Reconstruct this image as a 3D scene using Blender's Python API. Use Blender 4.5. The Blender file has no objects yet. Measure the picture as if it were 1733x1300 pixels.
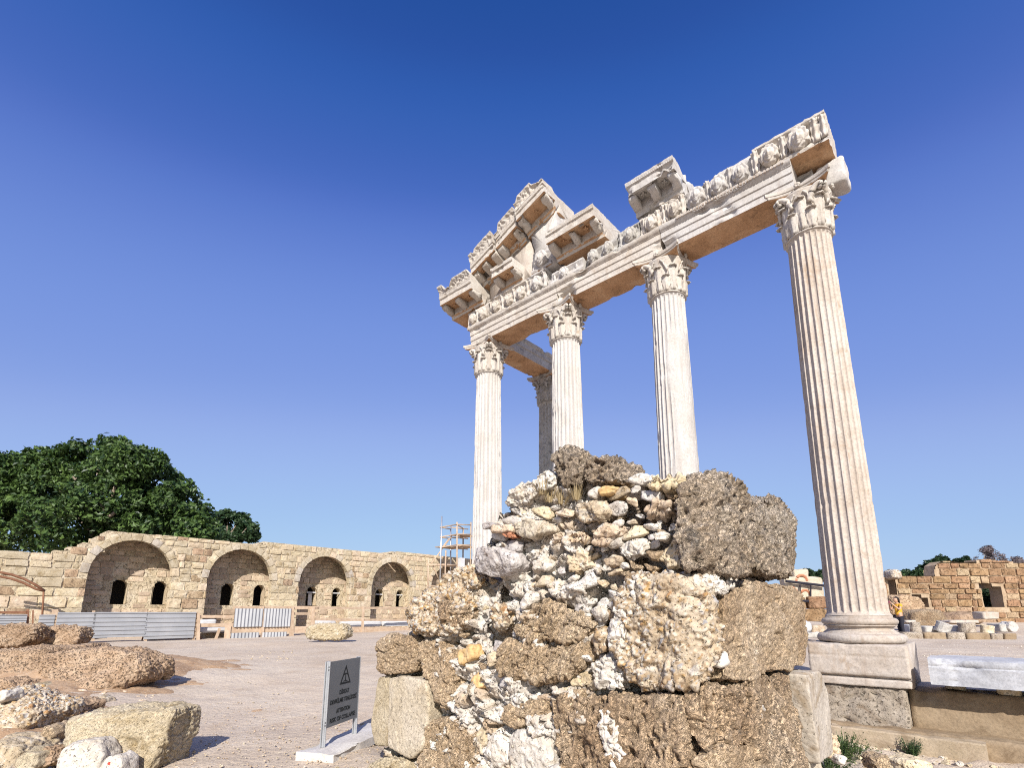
import bpy, math, random
import numpy as np
from mathutils import Vector, Matrix

# ------------------------------------------------------------------ camera, sky, sun, exposure
SC = bpy.context.scene
COL = SC.collection
EYE = 1.5
PITCH = math.radians(11.48)
cam_d = bpy.data.cameras.new('camera')
cam = bpy.data.objects.new('camera', cam_d)
COL.objects.link(cam)
cam.location = (0, 0, EYE)
cam.rotation_euler = (math.radians(90) + PITCH, 0, 0)
cam_d.sensor_width = 36.0
cam_d.lens = 872.0 / 1733.0 * 36.0
cam_d.shift_y = 209.0 / 1733.0
cam_d.clip_start = 0.05
cam_d.clip_end = 3000
SC.camera = cam

SUN_EL = math.radians(32.0)
SUN_AZ = math.radians(177.0)          # clockwise from +Y: almost straight behind the camera
world = bpy.data.worlds.new('World')
SC.world = world
world.use_nodes = True
wn, wl = world.node_tree.nodes, world.node_tree.links
wn.clear()
w_out = wn.new('ShaderNodeOutputWorld')
w_bg = wn.new('ShaderNodeBackground')
w_sky = wn.new('ShaderNodeTexSky')
w_sky.sky_type = 'NISHITA'
w_sky.sun_disc = False
w_sky.sun_elevation = SUN_EL
w_sky.sun_rotation = SUN_AZ
w_sky.altitude = 0
w_sky.air_density = 1.0
w_sky.dust_density = 1.0
w_sky.ozone_density = 6.0
def w_scale(src, k):
    x = wn.new('ShaderNodeVectorMath'); x.operation = 'SCALE'; x.inputs['Scale'].default_value = k
    wl.new(src, x.inputs[0]); return x.outputs[0]
# response of the sky: deeper at the zenith, paler towards the horizon, the same all round
w_cv = wn.new('ShaderNodeRGBCurve')
_pts = [((.0, .0), (.040, .012), (.0452, .0195), (.0478, .029), (.0533, .047), (.062, .0918), (.0761, .1345), (.1031, .1781), (.1446, .250), (.239, .303), (.45, .40), (1.0, .70)),
        ((.0, .0), (.085, .062), (.0898, .070), (.0956, .091), (.1076, .114), (.1249, .1694), (.1531, .2255), (.2058, .2758), (.2835, .3625), (.4371, .4531), (.60, .52), (1.0, .78)),
        ((.0, .0), (.19, .27), (.196, .287), (.2088, .345), (.2334, .402), (.2678, .4949), (.3221, .5615), (.4164, .6027), (.538, .6581), (.7088, .685), (1.0, .74))]
for _k, _pl in enumerate(_pts):
    _c = w_cv.mapping.curves[_k]
    _c.points[0].location = _pl[0]; _c.points[1].location = _pl[-1]
    for _p in _pl[1:-1]: _c.points.new(*_p)
w_cv.mapping.clip_max_x = 1; w_cv.mapping.update()
EXPO = 0.50
w_bg.inputs['Strength'].default_value = 0.10
wl.new(w_scale(w_sky.outputs[0], .10), w_cv.inputs['Color'])
wl.new(w_scale(w_cv.outputs[0], 10.0 * 1.2746 / 2 ** EXPO), w_bg.inputs['Color'])
wl.new(w_bg.outputs[0], w_out.inputs['Surface'])

sun_d = bpy.data.lights.new('sun', 'SUN')
sun_d.energy = 5.0
sun_d.angle = math.radians(0.53)
sun_d.color = (1.0, 0.955, 0.895)
sun = bpy.data.objects.new('sun', sun_d)
COL.objects.link(sun)
SUN_DIR = Vector((math.sin(SUN_AZ) * math.cos(SUN_EL), math.cos(SUN_AZ) * math.cos(SUN_EL), math.sin(SUN_EL)))
sun.rotation_euler = (-SUN_DIR).to_track_quat('-Z', 'Y').to_euler()
sun.location = (0, -20, 30)

SC.view_settings.view_transform = 'Standard'
SC.view_settings.look = 'None'
SC.view_settings.gamma = 1.0
SC.view_settings.use_curve_mapping = False
SC.view_settings.exposure = EXPO
SC.cycles.use_denoising = False
SC.cycles.filter_width = 1.1
SC.cycles.max_bounces = 6
SC.cycles.diffuse_bounces = 3
SC.cycles.glossy_bounces = 2

# ------------------------------------------------------------------ measured frame: rays of the survey camera
_F, _CX, _CY = 872.0, 866.5, 859.0
_c, _s = math.cos(PITCH), math.sin(PITCH)
V3 = lambda *a: np.array(a, float)
def ray(u, v):
    x, w = (u - _CX) / _F, (_CY - v) / _F
    return V3(x, _c - w * _s, w * _c + _s)
def atD(u, v, D):
    r = ray(u, v); return V3(0, 0, EYE) + r * D / r[1]
def atZ(u, v, z):
    r = ray(u, v); return V3(0, 0, EYE) + r * (z - EYE) / r[2]
def on_plane(u, v, P0, N):
    r = ray(u, v); e = V3(0, 0, EYE)
    return e + r * ((P0 - e) @ N) / (r @ N)

_AZ = -0.8341
T = V3(math.sin(_AZ), math.cos(_AZ), 0)      # along the temple front, away to the left
N = V3(T[1], -T[0], 0)                       # along the temple side, away to the right
UP = V3(0, 0, 1)
COL4 = V3(6.0, 9.13, 0)
SP, SP5 = 3.035, 3.138
ZB, ZT = EYE - 0.51, EYE - 0.51 + 8.9

# ------------------------------------------------------------------ noise
def _hash(ix, iy, iz, seed):
    h = (ix.astype(np.int64) * 374761393 + iy.astype(np.int64) * 668265263 + iz.astype(np.int64) * 2147483647 + seed * 974634777) & 0xFFFFFFFF
    h = ((h ^ (h >> 13)) * 1274126177) & 0xFFFFFFFF
    h = ((h ^ (h >> 16)) * 2246822519) & 0xFFFFFFFF
    h = h ^ (h >> 15)
    return h
def _hf(ix, iy, iz, seed):
    return (_hash(ix, iy, iz, seed) & 0xFFFFFF) / float(0xFFFFFF)
def vnoise(P, seed=0):
    I = np.floor(P).astype(np.int64)
    f = P - I
    f = f * f * f * (f * (f * 6 - 15) + 10)
    x, y, z = I[:, 0], I[:, 1], I[:, 2]
    r = 0
    for dx in (0, 1):
        wx = f[:, 0] if dx else 1 - f[:, 0]
        for dy in (0, 1):
            wy = f[:, 1] if dy else 1 - f[:, 1]
            for dz in (0, 1):
                wz = f[:, 2] if dz else 1 - f[:, 2]
                r = r + wx * wy * wz * _hf(x + dx, y + dy, z + dz, seed)
    return r * 2 - 1
def fbm(P, octv=3, seed=0, gain=0.5):
    r, a, s = 0, 1.0, 0
    for o in range(octv):
        r = r + a * vnoise(P * (2.03 ** o) + o * 17.3, seed + o); s += a; a *= gain
    return r / s * 1.4
def worley(P, seed=0, jit=0.9, off=False):
    I = np.floor(P).astype(np.int64)
    f1 = np.full(len(P), 9.0); f2 = np.full(len(P), 9.0); idv = np.zeros(len(P)); ov = np.zeros_like(P)
    for dx in (-1, 0, 1):
        for dy in (-1, 0, 1):
            for dz in (-1, 0, 1):
                a, b, c = I[:, 0] + dx, I[:, 1] + dy, I[:, 2] + dz
                q = np.stack([a + .5 + jit * (_hf(a, b, c, seed) - .5), b + .5 + jit * (_hf(a, b, c, seed + 1) - .5), c + .5 + jit * (_hf(a, b, c, seed + 2) - .5)], 1)
                d = np.sqrt(((P - q) ** 2).sum(1))
                m = d < f1
                f2 = np.where(m, f1, np.minimum(f2, d))
                idv = np.where(m, _hf(a, b, c, seed + 3), idv)
                if off: ov = np.where(m[:, None], P - q, ov)
                f1 = np.where(m, d, f1)
    return (f1, f2, idv, ov) if off else (f1, f2, idv)
sstep = lambda a, b, x: (lambda q: q * q * (3 - 2 * q))(np.clip((x - a) / (b - a), 0, 1))

# ------------------------------------------------------------------ meshes and objects
def mesh_from(name, Vt, faces, mats=(), smooth=True, fmat=None, attrs=None):
    """faces: int array (n,4) or (n,3), or a list of such arrays"""
    if not isinstance(faces, list): faces = [faces]
    faces = [np.asarray(f, np.int32) for f in faces if len(f)]
    me = bpy.data.meshes.new(name)
    Vt = np.asarray(Vt, np.float32)
    me.vertices.add(len(Vt)); me.vertices.foreach_set('co', Vt.ravel())
    idx = np.concatenate([f.ravel() for f in faces])
    tot = np.concatenate([np.full(len(f), f.shape[1], np.int32) for f in faces])
    st = np.concatenate([[0], np.cumsum(tot)[:-1]]).astype(np.int32)
    me.loops.add(len(idx)); me.loops.foreach_set('vertex_index', idx)
    me.polygons.add(len(tot)); me.polygons.foreach_set('loop_start', st); me.polygons.foreach_set('loop_total', tot)
    me.polygons.foreach_set('use_smooth', np.full(len(tot), bool(smooth)))
    for m in mats: me.materials.append(m)
    if fmat is not None: me.polygons.foreach_set('material_index', np.asarray(fmat, np.int32))
    if attrs:
        for k, a in attrs.items():
            at = me.attributes.new(k, 'FLOAT', 'POINT'); at.data.foreach_set('value', np.asarray(a, np.float32))
    me.update(calc_edges=True)
    me.validate()
    return me
def vnormals(Vt, Q):
    Q = np.asarray(Q)
    n = np.cross(Vt[Q[:, 2]] - Vt[Q[:, 0]], Vt[Q[:, -1]] - Vt[Q[:, 1]]) if Q.shape[1] == 4 else np.cross(Vt[Q[:, 1]] - Vt[Q[:, 0]], Vt[Q[:, 2]] - Vt[Q[:, 0]])
    out = np.zeros_like(Vt)
    for k in range(Q.shape[1]):
        for c in range(3):
            out[:, c] += np.bincount(Q[:, k], n[:, c], len(Vt))
    return out / (np.linalg.norm(out, axis=1, keepdims=True) + 1e-12)
def link(name, me, parent=None, loc=None):
    o = bpy.data.objects.new(name, me); COL.objects.link(o)
    if parent is not None: o.parent = parent
    if loc is not None: o.location = loc
    return o
def tag(o, label=None, cat=None, group=None, kind=None):
    if label: o['label'] = label
    if cat: o['category'] = cat
    if group: o['group'] = group
    if kind: o['kind'] = kind
    return o
def empty(name, loc, label=None, cat=None, group=None, rz=0.0):
    o = bpy.data.objects.new(name, None); COL.objects.link(o)
    o.empty_display_size = 0.2
    o.location = loc; o.rotation_euler = (0, 0, rz)
    tag(o, label, cat, group)
    return o
def basis(o, P, ax, ay, az):
    """place o with its axes along ax, ay, az (not normalised: carries scale)"""
    M = Matrix(((ax[0], ay[0], az[0], P[0]), (ax[1], ay[1], az[1], P[1]), (ax[2], ay[2], az[2], P[2]), (0, 0, 0, 1)))
    if o.parent is not None: M = o.parent.matrix_basis.inverted() @ M
    o.matrix_basis = M
    return o
def world_child(name, me, parent):
    """a part whose mesh is in world coordinates under an Empty that sits elsewhere"""
    o = link(name, me, parent)
    o.matrix_basis = parent.matrix_basis.inverted()
    return o

class MB:
    """collects simple shapes, builds one mesh"""
    def __init__(s): s.V = []; s.F = []; s.n = 0
    def add(s, Vt, Fc):
        Vt = np.asarray(Vt, float); s.V.append(Vt); s.F += [tuple(int(i) + s.n for i in f) for f in Fc]; s.n += len(Vt); return s
    def box(s, P, ax, ay, az):
        P, ax, ay, az = (np.asarray(q, float) for q in (P, ax, ay, az))
        v = [P + ax * i + ay * j + az * k for i in (-1, 1) for j in (-1, 1) for k in (-1, 1)]
        if np.cross(ax, ay) @ az < 0:
            return s.add(v, [(2, 3, 1, 0), (5, 7, 6, 4), (1, 5, 4, 0), (6, 7, 3, 2), (4, 6, 2, 0), (3, 7, 5, 1)])
        return s.add(v, [(0, 1, 3, 2), (4, 6, 7, 5), (0, 4, 5, 1), (2, 3, 7, 6), (0, 2, 6, 4), (1, 5, 7, 3)])
    def tube(s, pts, r, n=8, cap=True):
        pts = [np.asarray(p, float) for p in pts]
        rs = r if hasattr(r, '__len__') else [r] * len(pts)
        rings = []
        for i, p in enumerate(pts):
            d = pts[min(i + 1, len(pts) - 1)] - pts[max(i - 1, 0)]; d = d / (np.linalg.norm(d) + 1e-9)
            a = np.cross(d, (0, 0, 1) if abs(d[2]) < .9 else (1, 0, 0)); a /= np.linalg.norm(a); b = np.cross(d, a)
            rings.append([p + rs[i] * (a * math.cos(k * 2 * math.pi / n) + b * math.sin(k * 2 * math.pi / n)) for k in range(n)])
        v = np.array(rings).reshape(-1, 3)
        f = [(i * n + k, i * n + (k + 1) % n, (i + 1) * n + (k + 1) % n, (i + 1) * n + k) for i in range(len(pts) - 1) for k in range(n)]
        if cap: f += [tuple(range(n - 1, -1, -1)), tuple((len(pts) - 1) * n + k for k in range(n))]
        return s.add(v, f)
    def prism(s, poly, ax, ay, P, ext):
        """poly [(x,y)] in the plane P+ax*x+ay*y, extruded by vector ext"""
        P, ax, ay, ext = (np.asarray(q, float) for q in (P, ax, ay, ext))
        m = len(poly)
        a = [P + ax * x + ay * y for x, y in poly]
        v = a + [q + ext for q in a]
        f = [tuple(range(m - 1, -1, -1)), tuple(range(m, 2 * m))] + [(i, (i + 1) % m, m + (i + 1) % m, m + i) for i in range(m)]
        return s.add(v, f)
    def mesh(s, name, mat, smooth=False):
        me = bpy.data.meshes.new(name)
        me.from_pydata(np.concatenate(s.V).tolist(), [], s.F)
        for m in (mat if isinstance(mat, (list, tuple)) else [mat]): me.materials.append(m)
        if smooth: me.polygons.foreach_set('use_smooth', np.ones(len(me.polygons), bool))
        me.update()
        return me
    def build(s, name, mat, parent=None, smooth=False):
        me = s.mesh(name, mat, smooth)
        return world_child(name, me, parent) if parent is not None else link(name, me)

_cg = {}
def cubegrid(n):
    if n in _cg: return _cg[n]
    g = np.linspace(-1, 1, n + 1)
    a, b = np.meshgrid(g, g, indexing='ij'); a, b = a.ravel(), b.ravel(); o = np.ones_like(a)
    sides = [(o, a, b), (-o, b, a), (a, -o, b)[::1], (b, o, a), (a, b, o), (b, a, -o)]
    Vs, Qs, k = [], [], 0
    i, j = np.meshgrid(np.arange(n), np.arange(n), indexing='ij'); i, j = i.ravel(), j.ravel()
    q = np.stack([i * (n + 1) + j, (i + 1) * (n + 1) + j, (i + 1) * (n + 1) + j + 1, i * (n + 1) + j + 1], 1)
    for s in sides:
        v = np.stack(s, 1); Vs.append(v)
        qq = q.copy()
        c = np.cross(v[qq[0, 1]] - v[qq[0, 0]], v[qq[0, 3]] - v[qq[0, 0]]) @ v[qq[0]].mean(0)
        if c < 0: qq = qq[:, ::-1]
        Qs.append(qq + k); k += len(v)
    Vt = np.concatenate(Vs); Q = np.concatenate(Qs)
    _, first, inv = np.unique(np.round(Vt, 5), axis=0, return_index=True, return_inverse=True)
    inv = inv.ravel()
    _cg[n] = (Vt[first], inv[Q])
    return _cg[n]
def gridquads(nu, nv, wrap=False):
    """vertex index u*nv+v"""
    U = nu if wrap else nu - 1
    i, j = np.meshgrid(np.arange(U), np.arange(nv - 1), indexing='ij'); i, j = i.ravel(), j.ravel()
    i2 = (i + 1) % nu
    return np.stack([i * nv + j, i2 * nv + j, i2 * nv + j + 1, i * nv + j + 1], 1)

# ------------------------------------------------------------------ materials
def new_mat(name):
    m = bpy.data.materials.new(name); m.use_nodes = True
    nt = m.node_tree; nt.nodes.clear()
    out = nt.nodes.new('ShaderNodeOutputMaterial'); b = nt.nodes.new('ShaderNodeBsdfPrincipled')
    nt.links.new(b.outputs[0], out.inputs[0])
    return m, nt, b
class NT:
    def __init__(s, nt): s.nt = nt
    def n(s, t, **kw):
        x = s.nt.nodes.new('ShaderNode' + t)
        for k, v in kw.items():
            if k in x.inputs: s.put(x.inputs[k], v)
            else: setattr(x, k, v)
        return x
    def put(s, i, v):
        if hasattr(v, 'links') and hasattr(v, 'is_output'): s.nt.links.new(v, i)
        else: i.default_value = v
    def math(s, op, a, b=0.0, clamp=False):
        x = s.nt.nodes.new('ShaderNodeMath'); x.operation = op; x.use_clamp = clamp
        s.put(x.inputs[0], a); s.put(x.inputs[1], b); return x.outputs[0]
    def mix(s, f, a, b, mode='MIX'):
        x = s.nt.nodes.new('ShaderNodeMix'); x.data_type = 'RGBA'; x.blend_type = mode
        s.put(x.inputs[0], f); s.put(x.inputs[6], a if hasattr(a, 'links') and hasattr(a, 'is_output') else (*a, 1)); s.put(x.inputs[7], b if hasattr(b, 'links') and hasattr(b, 'is_output') else (*b, 1))
        return x.outputs[2]
    def ramp(s, f, stops):
        x = s.nt.nodes.new('ShaderNodeValToRGB'); s.put(x.inputs[0], f)
        e = x.color_ramp.elements
        while len(e) < len(stops): e.new(0.5)
        for q, (p, c) in zip(e, stops): q.position = p; q.color = (*c, 1) if hasattr(c, '__len__') else (c, c, c, 1)
        return x.outputs[0]
    def noise(s, vec, scale, detail=3, rough=.55, dist=0.0):
        return s.n('TexNoise', Vector=vec, Scale=scale, Detail=detail, Roughness=rough, Distortion=dist).outputs[0]
def pos_vec(k, rnd=True, stretch=None):
    g = k.n('NewGeometry').outputs['Position']
    if rnd:
        oi = k.n('ObjectInfo').outputs['Random']
        r = k.math('MULTIPLY', oi, 57.0)
        g = k.n('VectorMath', operation='ADD').outputs[0] if False else _vadd(k, g, r)
    if stretch:
        x = k.nt.nodes.new('ShaderNodeVectorMath'); x.operation = 'MULTIPLY'
        k.nt.links.new(g, x.inputs[0]); x.inputs[1].default_value = stretch; g = x.outputs[0]
    return g
def _vadd(k, v, sc):
    x = k.nt.nodes.new('ShaderNodeVectorMath'); x.operation = 'ADD'
    k.nt.links.new(v, x.inputs[0]); k.nt.links.new(sc, x.inputs[1]); return x.outputs[0]

def stone_mat(name, cols, scale=3.0, fine=40.0, bump=0.012, stain=None, stain_scale=5.0, stain_amt=(.52, .66), var=0.12, pores=None, rough=0.9, attr=None, speck=None, lichen=None, streak=None, huevar=0.0, pits=None):
    """cols: three base colours over a broad noise; stain: colour + noise threshold; pores: (scale, size, colour)"""
    m, nt, b = new_mat(name); k = NT(nt)
    p = pos_vec(k)
    f = k.noise(p, scale, 5, .6, .6)
    c = k.ramp(f, [(.3, cols[0]), (.5, cols[1]), (.7, cols[2])])
    fn = k.noise(p, fine, 4, .65)
    c = k.mix(1.0, c, k.ramp(fn, [(.25, .72), (.5, 1.0), (.75, 1.18)]), 'MULTIPLY')
    if attr:
        c2 = k.n('Attribute', attribute_name='stone_col').outputs['Color']
        am = k.n('Attribute', attribute_name='stone').outputs['Fac']
        c2 = k.mix(1.0, c2, k.ramp(fn, [(.25, .75), (.5, 1.0), (.75, 1.15)]), 'MULTIPLY')
        c = k.mix(am, c, c2)
    if speck:
        v = k.n('TexVoronoi', Vector=p, Scale=speck[0]); v.feature = 'F1'
        hsv = k.n('SeparateColor', Color=v.outputs['Color'])
        cc = k.ramp(hsv.outputs[0], speck[2]); 
        msk = k.math('MULTIPLY', k.ramp(v.outputs['Distance'], [(speck[1] * .8, 1.0), (speck[1], 0.0)]), k.math('GREATER_THAN', hsv.outputs[1], speck[3]))
        c = k.mix(msk, c, cc)
    if streak:
        ps = pos_vec(k, True, (6, 6, .5))
        st = k.ramp(k.noise(ps, streak[0], 4, .6), [(streak[2], 0.0), (streak[3], 1.0)])
        c = k.mix(st, c, streak[1])
    if stain:
        sm = k.ramp(k.noise(p, stain_scale, 6, .68, .8), [(stain_amt[0], 0.0), (stain_amt[1], 1.0)])
        c = k.mix(sm, c, stain)
    if lichen:
        lm = k.ramp(k.noise(p, lichen[0], 8, .75, .3), [(lichen[2], 0.0), (lichen[3], 1.0)])
        c = k.mix(lm, c, lichen[1])
    if pits:      # shade inside small pits, painted as dark noise spots
        pv = k.noise(p, pits[0], 3, .72, .6)
        c = k.mix(k.ramp(pv, [(pits[2], 0.0), (pits[3], 1.0)]), c, pits[1])
    oi = k.n('ObjectInfo').outputs['Random']
    vv = k.math('ADD', k.math('MULTIPLY', oi, 2 * var), 1 - var)
    hs = k.n('HueSaturation', Color=c, Value=vv)
    if huevar:
        oi2 = k.n('TexWhiteNoise'); oi2.noise_dimensions = '1D'
        k.put(oi2.inputs['W'], oi)
        k.put(hs.inputs['Hue'], k.math('ADD', k.math('MULTIPLY', oi2.outputs[0], 2 * huevar), .5 - huevar))
    c = hs.outputs[0]
    nt.links.new(c, b.inputs['Base Color'])
    b.inputs['Roughness'].default_value = rough
    b.inputs['Specular IOR Level'].default_value = 0.25
    h = k.math('ADD', k.math('MULTIPLY', k.noise(p, fine * .35, 5, .65), 1.0), k.math('MULTIPLY', fn, .5))
    if pores:
        v = k.n('TexVoronoi', Vector=_vadd(k, p, k.noise(p, pores[0] * .8, 3)), Scale=pores[0])
        pm = k.ramp(v.outputs['Distance'], [(pores[1] * .5, 0.0), (pores[1], 1.0)])
        h = k.math('ADD', h, k.math('MULTIPLY', pm, pores[2]))
    if pits: h = k.math('SUBTRACT', h, k.math('MULTIPLY', k.ramp(pv, [(pits[2] - .06, 0.0), (pits[3], 1.0)]), 1.6))
    bp = k.n('Bump', Height=h, Strength=1.0, Distance=bump)
    nt.links.new(bp.outputs[0], b.inputs['Normal'])
    return m
def plain_mat(name, col, rough=.7, metal=0.0, noise=None, bump=0.0, nscale=8.0, var=0.0, stretch=None):
    m, nt, b = new_mat(name); k = NT(nt)
    b.inputs['Roughness'].default_value = rough; b.inputs['Metallic'].default_value = metal
    b.inputs['Specular IOR Level'].default_value = .3
    if noise is None:
        b.inputs['Base Color'].default_value = (*col, 1)
    else:
        p = pos_vec(k, True, stretch)
        f = k.noise(p, nscale, 5, .6, .3)
        c = k.ramp(f, [(.32, col), (.68, noise)])
        if var:
            oi = k.n('ObjectInfo').outputs['Random']
            c = k.n('HueSaturation', Color=c, Value=k.math('ADD', k.math('MULTIPLY', oi, 2 * var), 1 - var)).outputs[0]
        nt.links.new(c, b.inputs['Base Color'])
        if bump:
            bp = k.n('Bump', Height=f, Distance=bump); nt.links.new(bp.outputs[0], b.inputs['Normal'])
    return m
def leaf_mat(name, c0, c1, trans=.25):
    m, nt, b = new_mat(name); k = NT(nt)
    a = k.n('Attribute', attribute_name='tone').outputs['Fac']
    c = k.ramp(a, [(0.0, c0), (1.0, c1)])
    nt.links.new(c, b.inputs['Base Color'])
    b.inputs['Roughness'].default_value = .45
    b.inputs['Specular IOR Level'].default_value = .35
    tr = k.n('BsdfTranslucent'); nt.links.new(c, tr.inputs['Color'])
    mx = k.n('MixShader'); mx.inputs[0].default_value = trans
    nt.links.new(b.outputs[0], mx.inputs[1]); nt.links.new(tr.outputs[0], mx.inputs[2])
    nt.links.new(mx.outputs[0], nt.nodes['Material Output'].inputs[0])
    return m

M = {}
M['marble'] = stone_mat('weathered_marble', [(.37, .305, .245), (.445, .385, .33), (.48, .43, .38)], 1.6, 26, .007, stain=(.31, .215, .135), stain_scale=2.2, stain_amt=(.56, .78), var=.05, streak=(1.4, (.33, .255, .195), .54, .78), lichen=(9, (.20, .18, .16), .64, .73))
M['marble_cream'] = stone_mat('cream_marble', [(.41, .355, .295), (.485, .435, .38), (.525, .485, .435)], 1.6, 26, .007, stain=(.34, .245, .16), stain_scale=2.0, stain_amt=(.60, .80), var=.05, streak=(1.4, (.38, .31, .25), .58, .8), lichen=(8, (.20, .18, .16), .65, .73))
M['marble_new'] = stone_mat('restored_white_marble', [(.43, .395, .355), (.475, .445, .415), (.50, .475, .45)], 1.4, 30, .004, var=.04, streak=(1.2, (.38, .335, .30), .50, .76), lichen=(7, (.28, .255, .23), .66, .8))
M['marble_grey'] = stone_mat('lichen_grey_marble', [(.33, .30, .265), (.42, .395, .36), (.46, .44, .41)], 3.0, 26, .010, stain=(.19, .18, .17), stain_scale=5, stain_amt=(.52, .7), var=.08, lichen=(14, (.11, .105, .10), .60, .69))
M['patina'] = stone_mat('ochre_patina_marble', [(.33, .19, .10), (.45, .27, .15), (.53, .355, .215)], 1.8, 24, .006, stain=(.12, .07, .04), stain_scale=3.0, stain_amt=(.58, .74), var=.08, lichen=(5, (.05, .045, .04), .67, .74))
M['block_marble'] = stone_mat('grey_veined_marble', [(.36, .36, .375), (.43, .43, .445), (.49, .485, .49)], 1.2, 30, .004, stain=(.29, .29, .31), stain_scale=2.5, var=.05)
M['sand'] = stone_mat('brown_sandstone', [(.40, .275, .165), (.53, .39, .25), (.61, .475, .33)], 2.0, 34, .022, stain=(.33, .23, .145), stain_scale=6, stain_amt=(.60, .76), var=.05, pores=(38, .45, .8), lichen=(7, (.56, .49, .40), .62, .74), pits=(46, (.15, .10, .06), .64, .73))
M['slab'] = stone_mat('reddish_brown_slab', [(.28, .185, .115), (.38, .265, .175), (.47, .355, .25)], 2.2, 30, .025, stain=(.20, .125, .075), stain_scale=5, stain_amt=(.56, .72), var=.08, lichen=(7, (.50, .42, .33), .64, .74), pits=(34, (.10, .06, .035), .61, .69))
M['porous_brown'] = stone_mat('porous_brown_sandstone', [(.36, .24, .145), (.50, .36, .23), (.60, .46, .32)], 2.2, 30, .025, stain=(.25, .18, .12), stain_scale=7, stain_amt=(.58, .74), var=.05, pores=(30, .5, 1.2), lichen=(6, (.55, .475, .385), .60, .72), pits=(34, (.12, .08, .048), .62, .70))
M['porous'] = stone_mat('porous_grey_conglomerate', [(.36, .265, .175), (.48, .38, .28), (.58, .495, .40)], 2.4, 30, .03, stain=(.17, .145, .12), stain_scale=8, stain_amt=(.56, .68), var=.05, pores=(34, .5, 1.2), lichen=(9, (.58, .54, .48), .60, .72), pits=(30, (.09, .072, .055), .61, .69))
PEB = [(.0, (.28, .195, .115)), (.16, (.50, .42, .32)), (.30, (.36, .26, .16)), (.42, (.54, .475, .39)), (.55, (.22, .155, .10)), (.64, (.40, .36, .325)), (.72, (.44, .28, .12)), (.80, (.57, .51, .43)), (.90, (.32, .18, .085)), (.95, (.30, .285, .28))]
M['cong'] = stone_mat('pebble_conglomerate', [(.37, .275, .18), (.46, .365, .255), (.54, .465, .37)], 2.8, 36, .012, var=.05, attr=PEB, lichen=(3.2, (.58, .53, .47), .63, .70), pits=(40, (.15, .11, .07), .64, .72))
M['core'] = stone_mat('lime_mortar_rubble', [(.43, .375, .315), (.55, .505, .45), (.63, .595, .55)], 3.0, 40, .018, stain=(.36, .26, .165), stain_scale=4.0, stain_amt=(.56, .70), var=.0, attr=[(.0, (.54, .47, .39)), (.2, (.44, .335, .225)), (.38, (.58, .53, .47)), (.55, (.39, .285, .185)), (.68, (.52, .43, .33)), (.80, (.47, .37, .26)), (.9, (.60, .55, .49))], lichen=(16, (.12, .115, .11), .64, .71), pits=(34, (.17, .14, .11), .65, .73))
M['lime'] = stone_mat('white_limestone', [(.47, .41, .335), (.56, .505, .435), (.62, .575, .515)], 4, 40, .014, stain=(.42, .32, .215), stain_scale=5, stain_amt=(.56, .72), var=.10, lichen=(15, (.16, .15, .14), .66, .73), pits=(34, (.20, .16, .125), .66, .74))
M['tan'] = stone_mat('tan_rubble_stone', [(.40, .30, .19), (.50, .395, .27), (.58, .48, .36)], 5, 40, .012, stain=(.60, .55, .48), stain_scale=6, stain_amt=(.54, .68), var=.2, huevar=.012, lichen=(15, (.15, .14, .13), .66, .73), pits=(36, (.17, .12, .08), .65, .73))
M['greyrock'] = stone_mat('grey_limestone', [(.34, .30, .275), (.44, .40, .375), (.52, .48, .455)], 5, 36, .010, stain=(.20, .14, .105), stain_scale=2.2, stain_amt=(.56, .62), var=.10, pits=(30, (.17, .14, .12), .66, .72))
M['ochre'] = stone_mat('ochre_cobble', [(.40, .24, .09), (.54, .36, .17), (.58, .45, .28)], 6, 30, .006, var=.12)
M['brick'] = plain_mat('red_brick', (.36, .14, .075), .9, noise=(.44, .21, .12), bump=.004, nscale=20)
M['dressed'] = stone_mat('dressed_cream_stone', [(.42, .345, .24), (.50, .425, .32), (.56, .485, .385)], 2.4, 36, .008, stain=(.36, .26, .155), stain_scale=3.2, stain_amt=(.6, .75), var=.05, pores=(40, .3, .5), pits=(44, (.22, .16, .10), .66, .72))
M['dressed_y'] = stone_mat('dressed_yellow_stone', [(.385, .31, .20), (.465, .385, .265), (.515, .44, .325)], 2.4, 36, .008, stain=(.30, .225, .125), stain_scale=4, var=.05, pores=(40, .35, .6), pits=(40, (.24, .17, .10), .67, .75))
M['dressed_g'] = stone_mat('dressed_grey_stone', [(.34, .29, .23), (.42, .365, .30), (.47, .415, .35)], 2.4, 36, .006, stain=(.30, .235, .165), stain_scale=3, var=.05, pits=(40, (.20, .16, .12), .68, .74))
M['ashlar'] = stone_mat('honey_ashlar', [(.43, .335, .215), (.51, .41, .28), (.56, .47, .35)], 1.8, 14, .016, stain=(.36, .265, .165), stain_scale=2.6, stain_amt=(.56, .74), var=.09, huevar=.010, pits=(12, (.28, .20, .12), .66, .74))
M['ashlar_brown'] = stone_mat('brown_rubble_ashlar', [(.28, .19, .115), (.37, .265, .165), (.45, .335, .225)], 2.4, 12, .025, stain=(.20, .135, .085), stain_scale=4, var=.14, huevar=.01, pits=(12, (.14, .09, .05), .63, .71))
M['mortar'] = stone_mat('pale_wall_mortar', [(.44, .355, .235), (.52, .43, .305), (.58, .495, .375)], 1.6, 12, .025, var=.0, stain=(.36, .275, .175), stain_scale=2.4, pits=(10, (.24, .17, .10), .60, .68))
M['wallbrown'] = stone_mat('warm_brown_wall_stone', [(.20, .115, .06), (.275, .168, .092), (.345, .228, .138)], 1.8, 12, .03, var=.15, huevar=.008, stain=(.13, .08, .043), stain_scale=3, pits=(11, (.09, .052, .028), .64, .72))
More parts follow.
